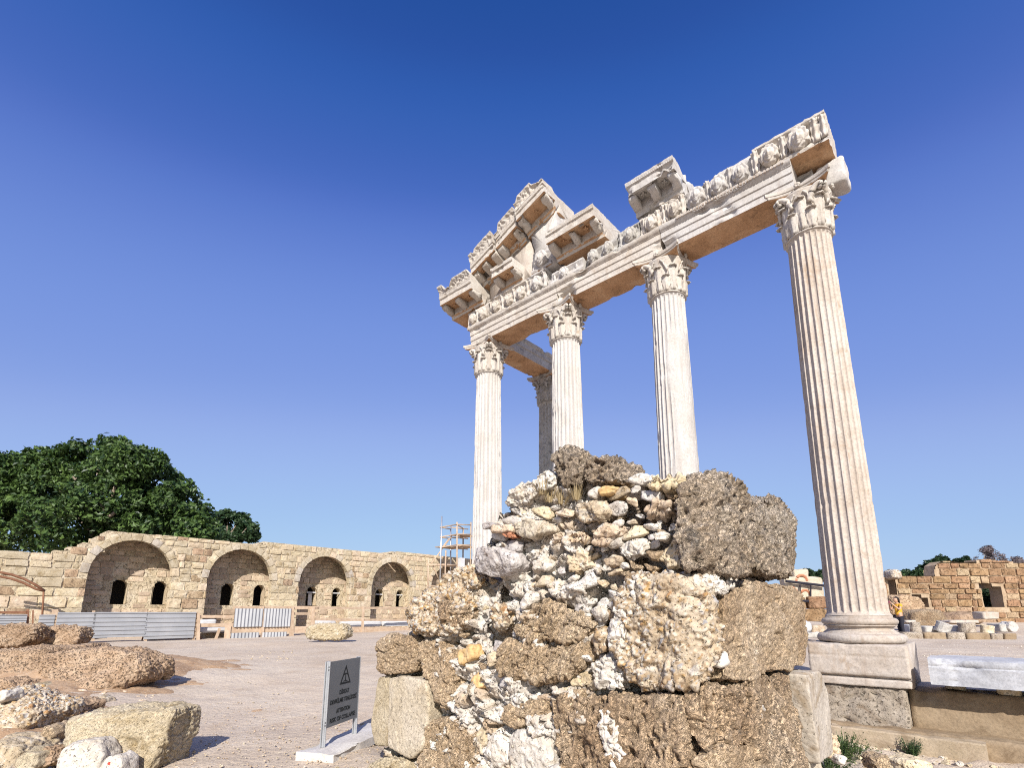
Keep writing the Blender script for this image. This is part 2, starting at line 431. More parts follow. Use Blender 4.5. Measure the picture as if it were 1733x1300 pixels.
M['wallmortar'] = stone_mat('warm_wall_mortar', [(.30, .21, .135), (.36, .265, .175), (.42, .325, .23)], 1.8, 12, .015, var=.0)
M['inner'] = stone_mat('brown_vault_stone', [(.29, .215, .15), (.38, .29, .21), (.45, .36, .27)], 1.6, 12, .02, var=.1)  # browner tone, given to every other stone of the recess back wall
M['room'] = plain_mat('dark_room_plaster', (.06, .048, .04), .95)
M['found'] = stone_mat('foundation_concrete', [(.27, .22, .165), (.35, .295, .235), (.42, .36, .295)], 1.5, 30, .012, stain=(.22, .165, .115), stain_scale=2.5, var=.04, speck=(26, .3, [(0, (.42, .36, .29)), (.5, (.32, .25, .18)), (1, (.48, .43, .37))], .55), pits=(26, (.10, .075, .05), .62, .68))
M['found_s'] = stone_mat('smooth_foundation_stone', [(.20, .14, .085), (.265, .195, .125), (.32, .245, .165)], 1.2, 24, .010, stain=(.165, .115, .07), stain_scale=2, var=.04)
M['dirt'] = stone_mat('brown_earth', [(.31, .19, .11), (.38, .25, .15), (.45, .32, .21)], 2.5, 30, .02, var=.0, speck=(24, .3, [(0, (.5, .42, .32)), (1, (.42, .32, .22))], .6))
M['steel'] = plain_mat('galvanised_steel', (.60, .61, .62), .42, .75, noise=(.50, .51, .53), nscale=6)
M['sheet'] = plain_mat('galvanised_sheet', (.38, .38, .39), .5, .15, noise=(.30, .305, .32), nscale=1.2, var=.06)
M['wood'] = plain_mat('weathered_plank', (.36, .25, .165), .85, noise=(.50, .385, .28), bump=.003, nscale=5, var=.15)
M['rust'] = plain_mat('rusty_iron', (.17, .075, .04), .85, noise=(.26, .13, .075), nscale=7)
M['panel'] = plain_mat('sign_panel_grey', (.12, .124, .132), .45, 0.0, noise=(.14, .145, .153), nscale=2)
M['ink'] = plain_mat('black_print', (.012, .014, .014), .6)
M['concrete'] = stone_mat('pale_concrete', [(.46, .42, .38), (.53, .49, .45), (.57, .54, .50)], 2.5, 40, .004, var=.0)
M['beam'] = stone_mat('beige_concrete', [(.32, .25, .165), (.39, .31, .22), (.44, .36, .27)], 2.0, 40, .005, var=.0, stain=(.27, .20, .13), stain_scale=3)
M['bark'] = plain_mat('pale_bark', (.20, .15, .11), .9, noise=(.34, .27, .21), bump=.02, nscale=3)
M['leaf'] = leaf_mat('fig_leaves', (.010, .030, .009), (.125, .20, .048))
M['leaf2'] = leaf_mat('feathery_leaves', (.016, .042, .016), (.075, .12, .045))
M['leaf3'] = leaf_mat('dark_shrub_leaves', (.014, .035, .016), (.05, .085, .035))
M['twig'] = leaf_mat('dry_twigs', (.10, .08, .085), (.21, .165, .16), .1)
M['weed'] = leaf_mat('weed_leaves', (.03, .06, .018), (.10, .14, .045))
M['straw'] = leaf_mat('dry_grass', (.30, .22, .11), (.46, .37, .22), .2)
M['tarp'] = plain_mat('white_tarpaulin', (.58, .57, .56), .6, noise=(.50, .49, .49), nscale=3)
M['skin'] = plain_mat('skin', (.46, .27, .18), .55)
M['hair'] = plain_mat('black_hair', (.014, .011, .010), .5)
M['yellow'] = plain_mat('yellow_cloth', (.62, .33, .035), .85, noise=(.54, .28, .03), nscale=14)
M['navy'] = plain_mat('dark_cloth', (.020, .019, .028), .85)
M['phone'] = plain_mat('pink_phone_case', (.55, .16, .20), .4)
# ------------------------------------------------------------------ ground
def ab(x, y):
    dx, dy = x - COL4[0], y - COL4[1]
    return dx * T[0] + dy * T[1], -(dx * N[0] + dy * N[1])
def ground_z(x, y):
    x = np.asarray(x, float); y = np.asarray(y, float)
    a, b = ab(x, y)
    zl = .25 * sstep(7, 19, y) + .10 * sstep(24, 34, y)
    zr = .34 + .12 * sstep(10, 20, y) + .50 * sstep(21, 31, y)
    w = sstep(-1, 6, x)
    z = zl * (1 - w) + zr * w
    pit = sstep(.08, .26, b) * (1 - sstep(6.0, 7.4, b)) * sstep(-14, -10, a) * (1 - sstep(3.0, 5.0, a))
    z = z * (1 - pit) + (-.50) * pit
    g = lambda cx, cy, rx, ry, h: h * np.exp(-((x - cx) / rx) ** 2 - ((y - cy) / ry) ** 2)
    z = z + g(-9.3, 11.3, 2.6, 2.4, .42) + g(-7.4, 8.3, 1.5, 1.3, .20) + g(-5.6, 6.1, .9, .6, .12) + g(-2.2, 15.6, 1.1, .8, .10) + g(-9.5, 20.5, 5, 1.0, .10)
    return z
def axis(lo, hi, st, far_lo, far_hi):
    v = list(np.arange(lo, hi, st)); d = st
    while v[-1] < far_hi: d *= 1.18; v.append(v[-1] + d)
    d = st
    while v[0] > far_lo: d *= 1.18; v.insert(0, v[0] - d)
    return np.array(v)
gx, gy = axis(-13, 13, .11, -900, 900), axis(1.5, 26, .11, -200, 1500)
GX, GY = np.meshgrid(gx, gy, indexing='ij'); GX, GY = GX.ravel(), GY.ravel()
GZ = ground_z(GX, GY)
Pn = np.stack([GX, GY, np.zeros_like(GX)], 1)
near = np.exp(-(np.maximum(0, GY - 12) / 14) ** 2)
_, _bb = ab(GX, GY)
pitm = (np.abs(_bb - 3.3) < 3.2) * sstep(0, 2, GX)
GZ = GZ + .035 * fbm(Pn * .5, 3, 5) * 1 + near * (.014 * fbm(Pn * 3.0, 3, 9)) + pitm * .05 * fbm(Pn * 5, 3, 14)
def ground_mat():
    m, nt, b = new_mat('pale_trodden_ground'); k = NT(nt)
    p = pos_vec(k, False)
    f = k.noise(p, .28, 5, .62, .5)
    c = k.ramp(f, [(.30, (.44, .345, .255)), (.48, (.52, .425, .33)), (.66, (.565, .475, .375))])
    f2 = k.noise(p, 1.7, 6, .66)
    c = k.mix(k.ramp(f2, [(.52, 0.0), (.74, .5)]), c, (.40, .29, .195))
    f3 = k.noise(p, 46, 3, .7)
    c = k.mix(1.0, c, k.ramp(f3, [(.28, .78), (.5, 1.0), (.75, 1.18)]), 'MULTIPLY')
    v = k.n('TexVoronoi', Vector=p, Scale=34.0); hs = k.n('SeparateColor', Color=v.outputs['Color'])
    rad = k.math('MULTIPLY', k.math('SUBTRACT', hs.outputs[2], .62), .9)
    msk = k.math('LESS_THAN', v.outputs['Distance'], rad)
    c = k.mix(msk, c, k.ramp(hs.outputs[0], [(0, (.30, .23, .17)), (.45, (.55, .49, .42)), (1, (.70, .66, .61))]))
    nt.links.new(c, b.inputs['Base Color'])
    b.inputs['Roughness'].default_value = .95; b.inputs['Specular IOR Level'].default_value = .15
    h = k.math('ADD', k.math('MULTIPLY', f3, .5), k.math('ADD', k.math('MULTIPLY', msk, .5), k.math('MULTIPLY', k.noise(p, 9, 4, .6), 1.3)))
    bp = k.n('Bump', Height=h, Distance=.022); nt.links.new(bp.outputs[0], b.inputs['Normal'])
    return m
M['ground'] = ground_mat()
tag(link('ground', mesh_from('ground', np.stack([GX, GY, GZ], 1), gridquads(len(gx), len(gy)), [M['ground']])), kind='structure')
def gz(x, y): return float(ground_z(np.array([x]), np.array([y]))[0])

# ------------------------------------------------------------------ temple frame: a along the front, b outward, z above the capitals
def Efr(abz, z0=ZT):
    abz = np.asarray(abz, float)
    return COL4 + abz[..., :1] * T - abz[..., 1:2] * N + (abz[..., 2:3] + z0) * UP
def densify(poly, st):
    out = []
    for i in range(len(poly)):
        p, q = np.array(poly[i], float), np.array(poly[(i + 1) % len(poly)], float)
        m = max(1, int(np.ceil(np.linalg.norm(q - p) / st)))
        out += [p + (q - p) * j / m for j in range(m)]
    return np.array(out)
def swept(prof, a0, a1, st=.05, org=None, A=None, B=None, C=UP, rough=.004, chip=.03, chip_sc=3.0, seed=1, shear=0.0, ends=0.02):
    """closed profile (b,z), anticlockwise seen from +a end reversed; swept from a0 to a1. returns V, quads, tris, soffit flag per quad"""
    pr = densify(prof, st); m = len(pr); na = max(2, int((a1 - a0) / (st * 1.2)) + 1)
    av = np.linspace(a0, a1, na)
    org = COL4 + ZT * UP if org is None else org
    A = T if A is None else A; B = -N if B is None else B
    ua = np.repeat(av, m); pb = np.tile(pr[:, 0], na); pz = np.tile(pr[:, 1], na)
    Vt = org + ua[:, None] * A + pb[:, None] * B + (pz + shear * ua)[:, None] * C
    i, j = np.meshgrid(np.arange(na - 1), np.arange(m), indexing='ij'); i, j = i.ravel(), j.ravel(); j2 = (j + 1) % m
    Q = np.stack([i * m + j, i * m + j2, (i + 1) * m + j2, (i + 1) * m + j], 1)
    ctr = pr.mean(0)
    cen = np.array([org + a * A + ctr[0] * B + (ctr[1] + shear * a) * C for a in (a0, a1)])
    n0 = len(Vt)
    Vt = np.concatenate([Vt, cen])
    jj = np.arange(m); j2 = (jj + 1) % m
    tri = np.concatenate([np.stack([np.full(m, n0), j2, jj], 1), np.stack([np.full(m, n0 + 1), (na - 1) * m + jj, (na - 1) * m + j2], 1)])
    # orientation
    q = Q[len(Q) // 2]
    nn = np.cross(Vt[q[2]] - Vt[q[0]], Vt[q[3]] - Vt[q[1]])
    area = 0.5 * np.sum(pr[:, 0] * np.roll(pr[:, 1], -1) - np.roll(pr[:, 0], -1) * pr[:, 1])
    outw = 1 if True else 0
    # choose outward: compare signed volume
    vol = np.einsum('ij,ij->i', np.cross(Vt[Q[:, 0]] - cen[0], Vt[Q[:, 1]] - cen[0]), Vt[Q[:, 2]] - cen[0]).sum()
    if vol < 0: Q = Q[:, ::-1]; tri = tri[:, ::-1]
    nr = vnormals(Vt, Q)
    capn = np.zeros(len(Vt)); capn[:m] = -1; capn[n0 - m:n0] = 1
    nr = nr + capn[:, None] * A; nr /= np.linalg.norm(nr, axis=1, keepdims=True) + 1e-9
    d = rough * fbm(Vt * 9, 3, seed) + rough * .6 * fbm(Vt * 30, 2, seed + 3)
    ch = fbm(Vt * chip_sc, 3, seed + 7)
    # chips bite mostly at arrises: where the profile turns or at the ends
    turn = np.linalg.norm(np.roll(pr, -1, 0) - 2 * pr + np.roll(pr, 1, 0), axis=1) / st
    for _ in range(2): turn = np.maximum(turn, np.maximum(np.roll(turn, 1), np.roll(turn, -1)) * .6)
    ed = np.tile(np.clip(turn * 1.5, 0, 1), na)
    endw = np.repeat(np.exp(-np.minimum(av - a0, a1 - av) / .05), m)
    ed = np.concatenate([np.maximum(ed, endw), [0, 0]])
    d = d - chip * np.clip(ch - .25, 0, 1) * (.35 + 1.6 * ed)
    Vt = Vt + nr * d[:, None]
    fn = np.cross(Vt[Q[:, 2]] - Vt[Q[:, 0]], Vt[Q[:, 3]] - Vt[Q[:, 1]]); fn /= np.linalg.norm(fn, axis=1, keepdims=True) + 1e-12
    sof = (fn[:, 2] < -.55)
    return Vt, Q, tri, sof
def swept_obj(name, prof, a0, a1, mats, parent=None, sof_mat=True, sof_z=None, **kw):
    Vt, Q, tri, sof = swept(prof, a0, a1, **kw)
    if sof_z is not None:
        pz = np.tile(densify(prof, kw.get('st', .05))[:, 1], len(Vt))[:len(Vt)]
        sof = sof & (pz[Q].mean(1) < sof_z)
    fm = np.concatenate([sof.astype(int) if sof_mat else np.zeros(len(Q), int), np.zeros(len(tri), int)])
    me = mesh_from(name, Vt, [Q, tri], mats, smooth=True, fmat=fm)
    sharp_by_angle(me)
    return world_child(name, me, parent) if parent is not None else link(name, me)
def sharp_by_angle(me, ang=38):
    try: me.set_sharp_from_angle(angle=math.radians(ang))
    except Exception: pass

# foundation below the columns
def found_box(name, a0, a1, b0, b1, z0, z1, mat, st=.06, seed=3, crack=0.0, amp=.008):
    prof = [(b0, z0), (b1, z0), (b1, z1), (b0, z1)]
    Vt, Q, tri, _ = swept(prof, a0, a1, st=st, org=COL4 * 1.0, rough=amp, chip=.05, seed=seed)
    if crack:
        r = T * 1; a = (Vt - COL4) @ T
        f1, f2, _i = worley(np.stack([a * 1.1 + .25 * fbm(Vt * 4, 2, 8), Vt[:, 2] * 2.0, Vt[:, 2] * 0], 1) + 3.7, 21)
        Vt = Vt + N * (crack * (1 - sstep(.0, .035, f2 - f1)))[:, None] + N * (.02 * sstep(.1, .6, fbm(Vt * 5, 3, 31)))[:, None]
    return mesh_from(name, Vt, [Q, tri], [mat])
fo = link('temple_foundation', found_box('temple_foundation', -.58, 10.4, -.95, .62, -.9, .328, M['found'], st=.035, crack=.05, amp=.012)); tag(fo, kind='structure')
fo2 = link('temple_foundation', found_box('temple_foundation_east', -9.0, -.592, -.95, .36, -.9, .325, M['found_s'], seed=8)); tag(fo2, kind='structure')
fo3 = link('temple_foundation', found_box('temple_foundation_ledge', -9.0, 10.4, .30, .80, -.95, -.235, M['found_s'], seed=12, amp=.012)); tag(fo3, kind='structure')
fo4 = link('temple_foundation', mesh_from('temple_foundation_side', *(lambda r: (r[0], [r[1], r[2]]))(swept([(8.4, -.5), (9.8, -.5), (9.8, .32), (8.4, .32)], .97, 5.0, st=.2, org=COL4 * 1.0, A=N, B=T)), [M['found']])); tag(fo4, kind='structure')

# ------------------------------------------------------------------ columns
def shaft_mesh(seed, zlo, zhi, rb, rt, worn, joints, smooth_side=None):
    nf, pp = 24, 14
    nth = nf * pp; nz = 110
    th = np.arange(nth) / nth * 2 * np.pi
    zz = np.concatenate([np.linspace(zlo, zlo + .16, 10)[:-1], np.linspace(zlo + .16, zhi - .16, nz - 19), np.linspace(zhi - .16, zhi, 11)[1:]])
    nz = len(zz)
    ZZ = np.repeat(zz[None], nth, 0); TH = np.repeat(th[:, None], nz, 1)
    f = (ZZ - zlo) / (zhi - zlo)
    R = rb + (rt - rb) * (f * .55 + .45 * f ** 2)
    ph = (TH * nf / (2 * np.pi)) % 1.0
    q = np.clip(np.abs(ph - .5) / .43, 0, 1)
    prof = np.sqrt(np.clip(1 - q * q, 0, 1))
    lo = np.clip((ZZ - (zlo + .045)) / .07, 0, 1); hi = np.clip(((zhi - .05) - ZZ) / .07, 0, 1)
    lim = np.sqrt(np.clip(1 - (1 - lo) ** 2, 0, 1)) * np.sqrt(np.clip(1 - (1 - hi) ** 2, 0, 1))
    P = np.stack([R * np.cos(TH), R * np.sin(TH), ZZ], -1).reshape(-1, 3)
    w = fbm(P * np.array([1.6, 1.6, .7]) + seed * 5, 3, seed).reshape(nth, nz)
    wear = np.clip((w - .15) * 2.2, 0, 1) * worn
    if smooth_side is not None:
        d = np.cos(TH - smooth_side[0])
        wear = np.maximum(wear, sstep(smooth_side[1], smooth_side[1] + .25, d + .25 * w) * ((ZZ > smooth_side[2]) & (ZZ < smooth_side[3])))
    R = R - .037 * prof * lim * (1 - .93 * wear)
    arr = (1 - prof) * lim
    chipn = fbm(P * np.array([9, 9, 5]), 3, seed + 11).reshape(nth, nz)
    R = R - (.005 + .03 * worn) * arr * np.clip(chipn - .33, 0, 1) * 1.6
    R = R - wear * .012 + .0022 * fbm(P * 7, 2, seed + 20).reshape(nth, nz)
    big = fbm(P * 1.9, 3, seed + 30).reshape(nth, nz)
    R = R - .05 * np.clip(big - .55, 0, 1)
    for zj in joints:
        R = R - .014 * np.exp(-((ZZ - zj - .01 * np.sin(TH * 3 + seed)) / .008) ** 2)
    # apophyge at both ends
    R = R + .035 * np.exp(-(ZZ - zlo) / .03) + .02 * np.exp(-(zhi - ZZ) / .025)
    Vt = np.stack([R * np.cos(TH), R * np.sin(TH), ZZ], -1).reshape(-1, 3)
    me = mesh_from('shaft', Vt, gridquads(nth, nz, True), [M['marble']]); sharp_by_angle(me, 34); return me
def lathe(prof, n=96, rough=.003, seed=1, cap=True):
    pr = np.array(prof, float)
    th = np.arange(n) / n * 2 * np.pi
    Vt = np.stack([np.outer(np.cos(th), pr[:, 0]), np.outer(np.sin(th), pr[:, 0]), np.outer(np.ones(n), pr[:, 1])], -1).reshape(-1, 3)
    Q = gridquads(n, len(pr), True)
    nr = vnormals(Vt, Q)
    Vt = Vt + nr * (rough * fbm(Vt * 8, 3, seed) + rough * .7 * fbm(Vt * 28, 2, seed + 4) - rough * 6 * np.clip(fbm(Vt * 3, 3, seed + 9) - .45, 0, 1))[:, None]
    return Vt, Q
def arc(c, r, a0, a1, n=10, ry=None):
    return [(c[0] + r * math.cos(math.radians(a0 + (a1 - a0) * i / n)), c[1] + (ry or r) * math.sin(math.radians(a0 + (a1 - a0) * i / n))) for i in range(n + 1)]
def base_mesh(seed):
    pr = [(.02, .0), (.57, .0)] + arc((.575, .077), .077, -90, 90, 12) + [(.545, .156), (.545, .172)]
    pr += [(.545 - .05 * math.sin(math.pi * i / 8) + (-.03) * i / 8, .172 + .105 * i / 8) for i in range(1, 9)] + [(.535, .278), (.535, .296), (.505, .297)]
    pr += arc((.505, .352), .056, -90, 90, 10) + [(.49, .41), (.49, .452), (.2, .455)]
    Vt, Q = lathe(pr, 96, .0035, seed)
    return mesh_from('base', Vt, Q, [M['marble']])
def pedestal_mesh(seed):
    # block below the base, the foot moulding recessed
    pr = [(-.68, .34), (.66, .34), (.66, .455), (.60, .462), (.60, .485), (.665, .50), (.68, .53), (.685, .78), (.675, .80), (.685, .82), (.685, .975), (.66, .99), (-.68, .99)]
    Vt, Q, tri, _ = swept(pr, -.68, .68, st=.03, org=V3(0, 0, 0), A=V3(1, 0, 0), B=V3(0, 1, 0), rough=.005, chip=.05, seed=seed)
    return mesh_from('pedestal', Vt, [Q, tri], [M['marble']])
def acanthus(h, w, r0, curl, seed):
    """leaf against a bell of radius r0: x outward, y across, z up; closed solid"""
    nu, nv = 17, 20
    u = np.linspace(-1, 1, nu); v = np.linspace(0, 1, nv)
    U, Vv = np.meshgrid(u, v, indexing='ij')
    wid = w * (.62 + .42 * np.sin(np.clip(Vv * 1.15, 0, 1) * np.pi)) * (1 - .42 * Vv ** 5)
    wid = wid * (1 - .30 * np.abs(np.sin(Vv * 4.2 * np.pi)) * (np.abs(U) > .55))
    s = Vv * h * 1.25
    bend = np.clip((Vv - .66) / .34, 0, 1)
    z = h * np.sin(np.clip(Vv, 0, .80) / .80 * np.pi / 2 * .97) ** .9 - .13 * h * np.clip((Vv - .84) / .16, 0, 1) ** 1.5 * curl
    out = .055 + .05 * Vv + .13 * curl * bend ** 1.3
    rib = .020 * np.exp(-(U / .13) ** 2) + .016 * np.abs(np.cos(U * 3.0 * np.pi + Vv * 4)) * (np.abs(U) < .97)
    ang = U * wid / r0
    def surf(off):
        r = r0 + out + rib * 1.3 + off - .065 * U ** 2 * (1 - .6 * bend)
        return np.stack([r * np.cos(ang), r * np.sin(ang), z], -1).reshape(-1, 3)
    F_ = surf(0); Bk = surf(-.035)
    F_ = F_ + .004 * np.stack([vnoise(F_ * 40, seed + i) for i in range(3)], 1)
    n0 = nu * nv
    Q = gridquads(nu, nv)
    Qb = Q[:, ::-1] + n0
    ring = [i * nv for i in range(nu)] + [(nu - 1) * nv + j for j in range(1, nv)] + [i * nv + nv - 1 for i in range(nu - 2, -1, -1)] + [j for j in range(nv - 2, 0, -1)]
    ring = np.array(ring); r2 = np.roll(ring, -1)
    Qs = np.stack([r2, ring, ring + n0, r2 + n0], 1)
    return mesh_from('acanthus_leaf', np.concatenate([F_, Bk]), np.concatenate([Q, Qb, Qs]), [M['marble']])
def ribbon_tube(pts, r, n=8):
    m = MB(); m.tube(pts, r, n); return m
def volute_mesh():
    m = MB()
    for sg in (-1, 1):     # two stalks that meet at the corner, x outward along the diagonal
        pts = []
        for i in range(12):
            q = i / 11
            pts.append((.41 + .17 * q ** 2.0, sg * (.17 * (1 - q) ** .8 + .03), .54 + .32 * math.sin(q * math.pi / 2)))
        m.tube(pts, [.040 + .022 * math.sin(i / 11 * math.pi) for i in range(12)], 7)
        c = (.545, sg * .04, .80)
        sp = [(c[0] + (.07 - .005 * i) * math.cos(math.pi / 2 - i * .55), c[1], c[2] + (.07 - .005 * i) * math.sin(math.pi / 2 - i * .55)) for i in range(12)]
        m.tube(sp, .034, 6)
    return m.mesh('volute', M['marble'], True)
def helix_mesh():
    m = MB()
    for sg in (-1, 1):
        pts = [(.42 + .06 * q, sg * (.22 - .15 * q), .50 + .30 * math.sin(q * 1.5)) for q in np.linspace(0, 1, 8)]
        m.tube(pts, .022, 6)
    # fleuron on the middle of the abacus
    for i in range(6):
        an = i * math.pi / 3
        m.tube([(.49, 0, .965), (.525, .05 * math.cos(an), .965 + .05 * math.sin(an))], [.02, .026], 6)
    return m.mesh('helix', M['marble'], True)
def abacus_mesh(seed):
    # concave-sided square, two steps, corners cut
    def ring(sc, z):
        out = []
        for sd in range(4):
            an = sd * math.pi / 2
            for i in range(17):
                y = -1 + 2 * i / 16
                x = (.425 + .135 * abs(y) ** 2.1) * sc; yy = y * .535 * sc
                out.append((x * math.cos(an) - yy * math.sin(an), x * math.sin(an) + yy * math.cos(an), z))
        return out
    lv = [(.86, .885), (.97, .905), (1.0, .93), (1.0, .955), (1.045, .962), (1.06, .985), (1.06, 1.03), (1.0, 1.035)]
    R = np.array([ring(s_, z_) for s_, z_ in lv]); nl, m = R.shape[:2]
    Vt = R.reshape(-1, 3)
    i, j = np.meshgrid(np.arange(nl - 1), np.arange(m), indexing='ij'); i, j = i.ravel(), j.ravel(); j2 = (j + 1) % m
    Q = np.stack([i * m + j, i * m + j2, (i + 1) * m + j2, (i + 1) * m + j], 1)
    cen = np.array([[0, 0, .885], [0, 0, 1.035]]); n0 = len(Vt)
    jj = np.arange(m); j2 = (jj + 1) % m
    tri = np.concatenate([np.stack([np.full(m, n0), j2, jj], 1), np.stack([np.full(m, n0 + 1), (nl - 1) * m + jj, (nl - 1) * m + j2], 1)])
    nr = vnormals(Vt, Q)
    d = -.045 * np.clip(fbm(Vt * 4, 2, seed) - .2, 0, 1) + .004 * fbm(Vt * 16, 2, seed + 2)
    Vt = np.concatenate([Vt + nr * d[:, None], cen])
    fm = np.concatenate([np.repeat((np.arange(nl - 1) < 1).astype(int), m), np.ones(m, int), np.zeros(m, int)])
    me = mesh_from('abacus', Vt, [Q, tri], [M['marble'], M['patina']], fmat=fm); sharp_by_angle(me, 45); return me
def bell_mesh(seed):
    pr = [(.1, -.03), (.40, -.03), (.425, -.02), (.425, .0), (.405, .012), (.405, .05), (.41, .25), (.42, .5), (.44, .70), (.47, .82), (.49, .875), (.46, .89), (.1, .89)]
    Vt, Q = lathe([(a, b) for a, b in densify(pr, .05)[:-8]], 48, .006, seed)
    return mesh_from('capital', Vt, Q, [M['marble']])
LEAF_LO, LEAF_HI = acanthus(.40, .170, .365, .5, 3), acanthus(.68, .170, .365, .55, 8)
LEAF_LOW, LEAF_HIW = acanthus(.37, .170, .365, .4, 13), acanthus(.62, .175, .365, .45, 18)
VOL, HEL = volute_mesh(), helix_mesh()
BASE, PED, BELL = base_mesh(4), pedestal_mesh(6), bell_mesh(2)
HCAP = 1.035
rot_front = math.atan2(T[1], T[0])
def column(P, label, seed, worn, joints, smooth_side=None, mats=('marble', 'marble_cream'), broken=0, grp='fluted columns of the temple front'):
    c = empty('fluted_column', tuple(P), label, 'column', grp, rot_front)
    mt, mc = M[mats[0]], M[mats[1]]
    def part(name, me, mat, parent, loc=(0, 0, 0), rz=0):
        o = link(name, me, parent, loc); o.rotation_euler = (0, 0, rz)
        if me.materials[0] is not mat:
            o.material_slots[0].link = 'OBJECT'; o.material_slots[0].material = mat
        return o
    part('pedestal', PED, M['marble'], c)
    part('base', BASE, M['marble'], c, (0, 0, ZB))
    part('shaft', shaft_mesh(seed, ZB + .45, ZT - HCAP, .458, .385, worn, joints, smooth_side), mt, c)
    cap = part('capital', BELL, mc, c, (0, 0, ZT - HCAP))
    rng = random.Random(seed)
    part('abacus', abacus_mesh(seed), mc, cap)
    lo, hi = (LEAF_LO, LEAF_HI) if broken < 2 else (LEAF_LOW, LEAF_HIW)
    for i in range(8):
        part('acanthus_leaf', lo, mc, cap, (0, 0, .01), i * math.pi / 4 + math.pi / 8)
        part('acanthus_leaf', hi if rng.random() > .12 * broken else LEAF_HIW, mc, cap, (0, 0, .02), i * math.pi / 4)
    for i in range(4):
        if rng.random() >= .18 * broken: part('volute', VOL, mc, cap, (0, 0, 0), i * math.pi / 2 + math.pi / 4)
        part('helix', HEL, mc, cap, (0, 0, 0), i * math.pi / 2)
    return c
# the right-hand (sunlit) flank seen from the camera, in each column's own turn
def side_ang(P, off):
    d = math.atan2(-P[1], -P[0]) + off
    return d - rot_front
pc = [COL4 + T * SP * i for i in range(4)]
column(pc[0], 'rightmost and nearest fluted column, on a square pedestal beside the fallen marble block', 11, .15, (3.4, 6.6))
column(pc[1], 'fluted column with a smooth white repaired flank, rising behind the middle of the rubble pier', 22, .7, (3.15, 5.6), (side_ang(pc[1], .55), .45, 3.2, 7.9), ('marble_new', 'marble_cream'), 2)
column(pc[2], 'fluted column directly behind the highest grey stones of the rubble pier', 33, .5, (4.3, 6.9), None, ('marble_new', 'marble_cream'), 2)
column(pc[3], 'leftmost fluted column, at the corner under the pediment, beside the scaffold', 44, .45, (3.9, 6.2), None, ('marble_new', 'marble_cream'), 0)
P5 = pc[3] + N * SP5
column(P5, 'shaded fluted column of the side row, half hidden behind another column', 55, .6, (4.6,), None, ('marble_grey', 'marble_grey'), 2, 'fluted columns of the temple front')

# ------------------------------------------------------------------ architrave
ARCH = [(-.42, 0), (.40, 0), (.40, .15), (.425, .158), (.425, .325), (.45, .333), (.45, .47), (.47, .48), (.475, .495), (.50, .51), (.525, .55), (.53, .60), (-.50, .60), (-.48, .50), (-.45, .47), (-.45, .30), (-.42, .29)]
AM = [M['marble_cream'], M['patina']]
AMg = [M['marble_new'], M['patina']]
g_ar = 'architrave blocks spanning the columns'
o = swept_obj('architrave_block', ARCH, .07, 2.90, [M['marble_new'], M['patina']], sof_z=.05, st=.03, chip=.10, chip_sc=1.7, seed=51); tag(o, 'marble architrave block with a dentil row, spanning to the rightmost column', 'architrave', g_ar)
m = MB()
for i in range(34):
    a = .20 + i * .068
    m.box(Efr(np.array([a, .545, .572])), T * .021, -N * .018, UP * .026)
d_ = m.build('dentil_row', M['marble'], None); d_.parent = o; d_['kind'] = 'stuff'
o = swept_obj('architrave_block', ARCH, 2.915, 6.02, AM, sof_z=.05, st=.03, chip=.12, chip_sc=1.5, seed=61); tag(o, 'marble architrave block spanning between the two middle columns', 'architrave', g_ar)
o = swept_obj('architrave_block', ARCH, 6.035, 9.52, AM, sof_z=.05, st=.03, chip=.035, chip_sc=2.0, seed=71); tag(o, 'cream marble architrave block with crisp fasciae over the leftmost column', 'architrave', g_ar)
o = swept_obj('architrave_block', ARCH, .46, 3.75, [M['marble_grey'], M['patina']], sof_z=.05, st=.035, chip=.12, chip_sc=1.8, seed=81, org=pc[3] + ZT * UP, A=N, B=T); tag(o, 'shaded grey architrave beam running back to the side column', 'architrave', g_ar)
# white restored stub on the right corner of the last capital
def rough_block(name, size, P, ax, ay, az, mat, n=12, k=14, amp=.02, seed=1, chip=.06, sc=4):
    v, q = cubegrid(n)
    h = np.array(size) / 2
    p = v * h
    r = 1 / ((np.abs(p / h) ** k).sum(1) ** (1 / k))
    p = p * r[:, None]
    W = np.asarray(P) + p[:, :1] * ax + p[:, 1:2] * ay + p[:, 2:] * az
    nr = vnormals(W, q)
    W = W + nr * (amp * fbm(W * sc, 3, seed) + amp * .4 * fbm(W * sc * 4, 2, seed + 3) - chip * np.clip(fbm(W * sc * .6, 2, seed + 8) - .2, 0, 1))[:, None]
    return mesh_from(name, W, q, mat if isinstance(mat, list) else [mat])
o = link('restored_stub', rough_block('restored_stub', (.52, .5, .56), Efr(np.array([-.50, -.30, .29])), T, -N, UP, M['marble_new'], 14, 10, .02, 5, .05)); tag(o, 'bright white rounded marble stub on the outer corner of the rightmost capital', 'marble block')
o = link('backing_block', rough_block('backing_block', (.36, .40, .56), Efr(np.array([-.05, -.18, .285])), T, -N, UP, M['marble_grey'], 12, 20, .012, 6)); tag(o, 'grey marble backing block behind the broken architrave end on the rightmost capital', 'marble block')

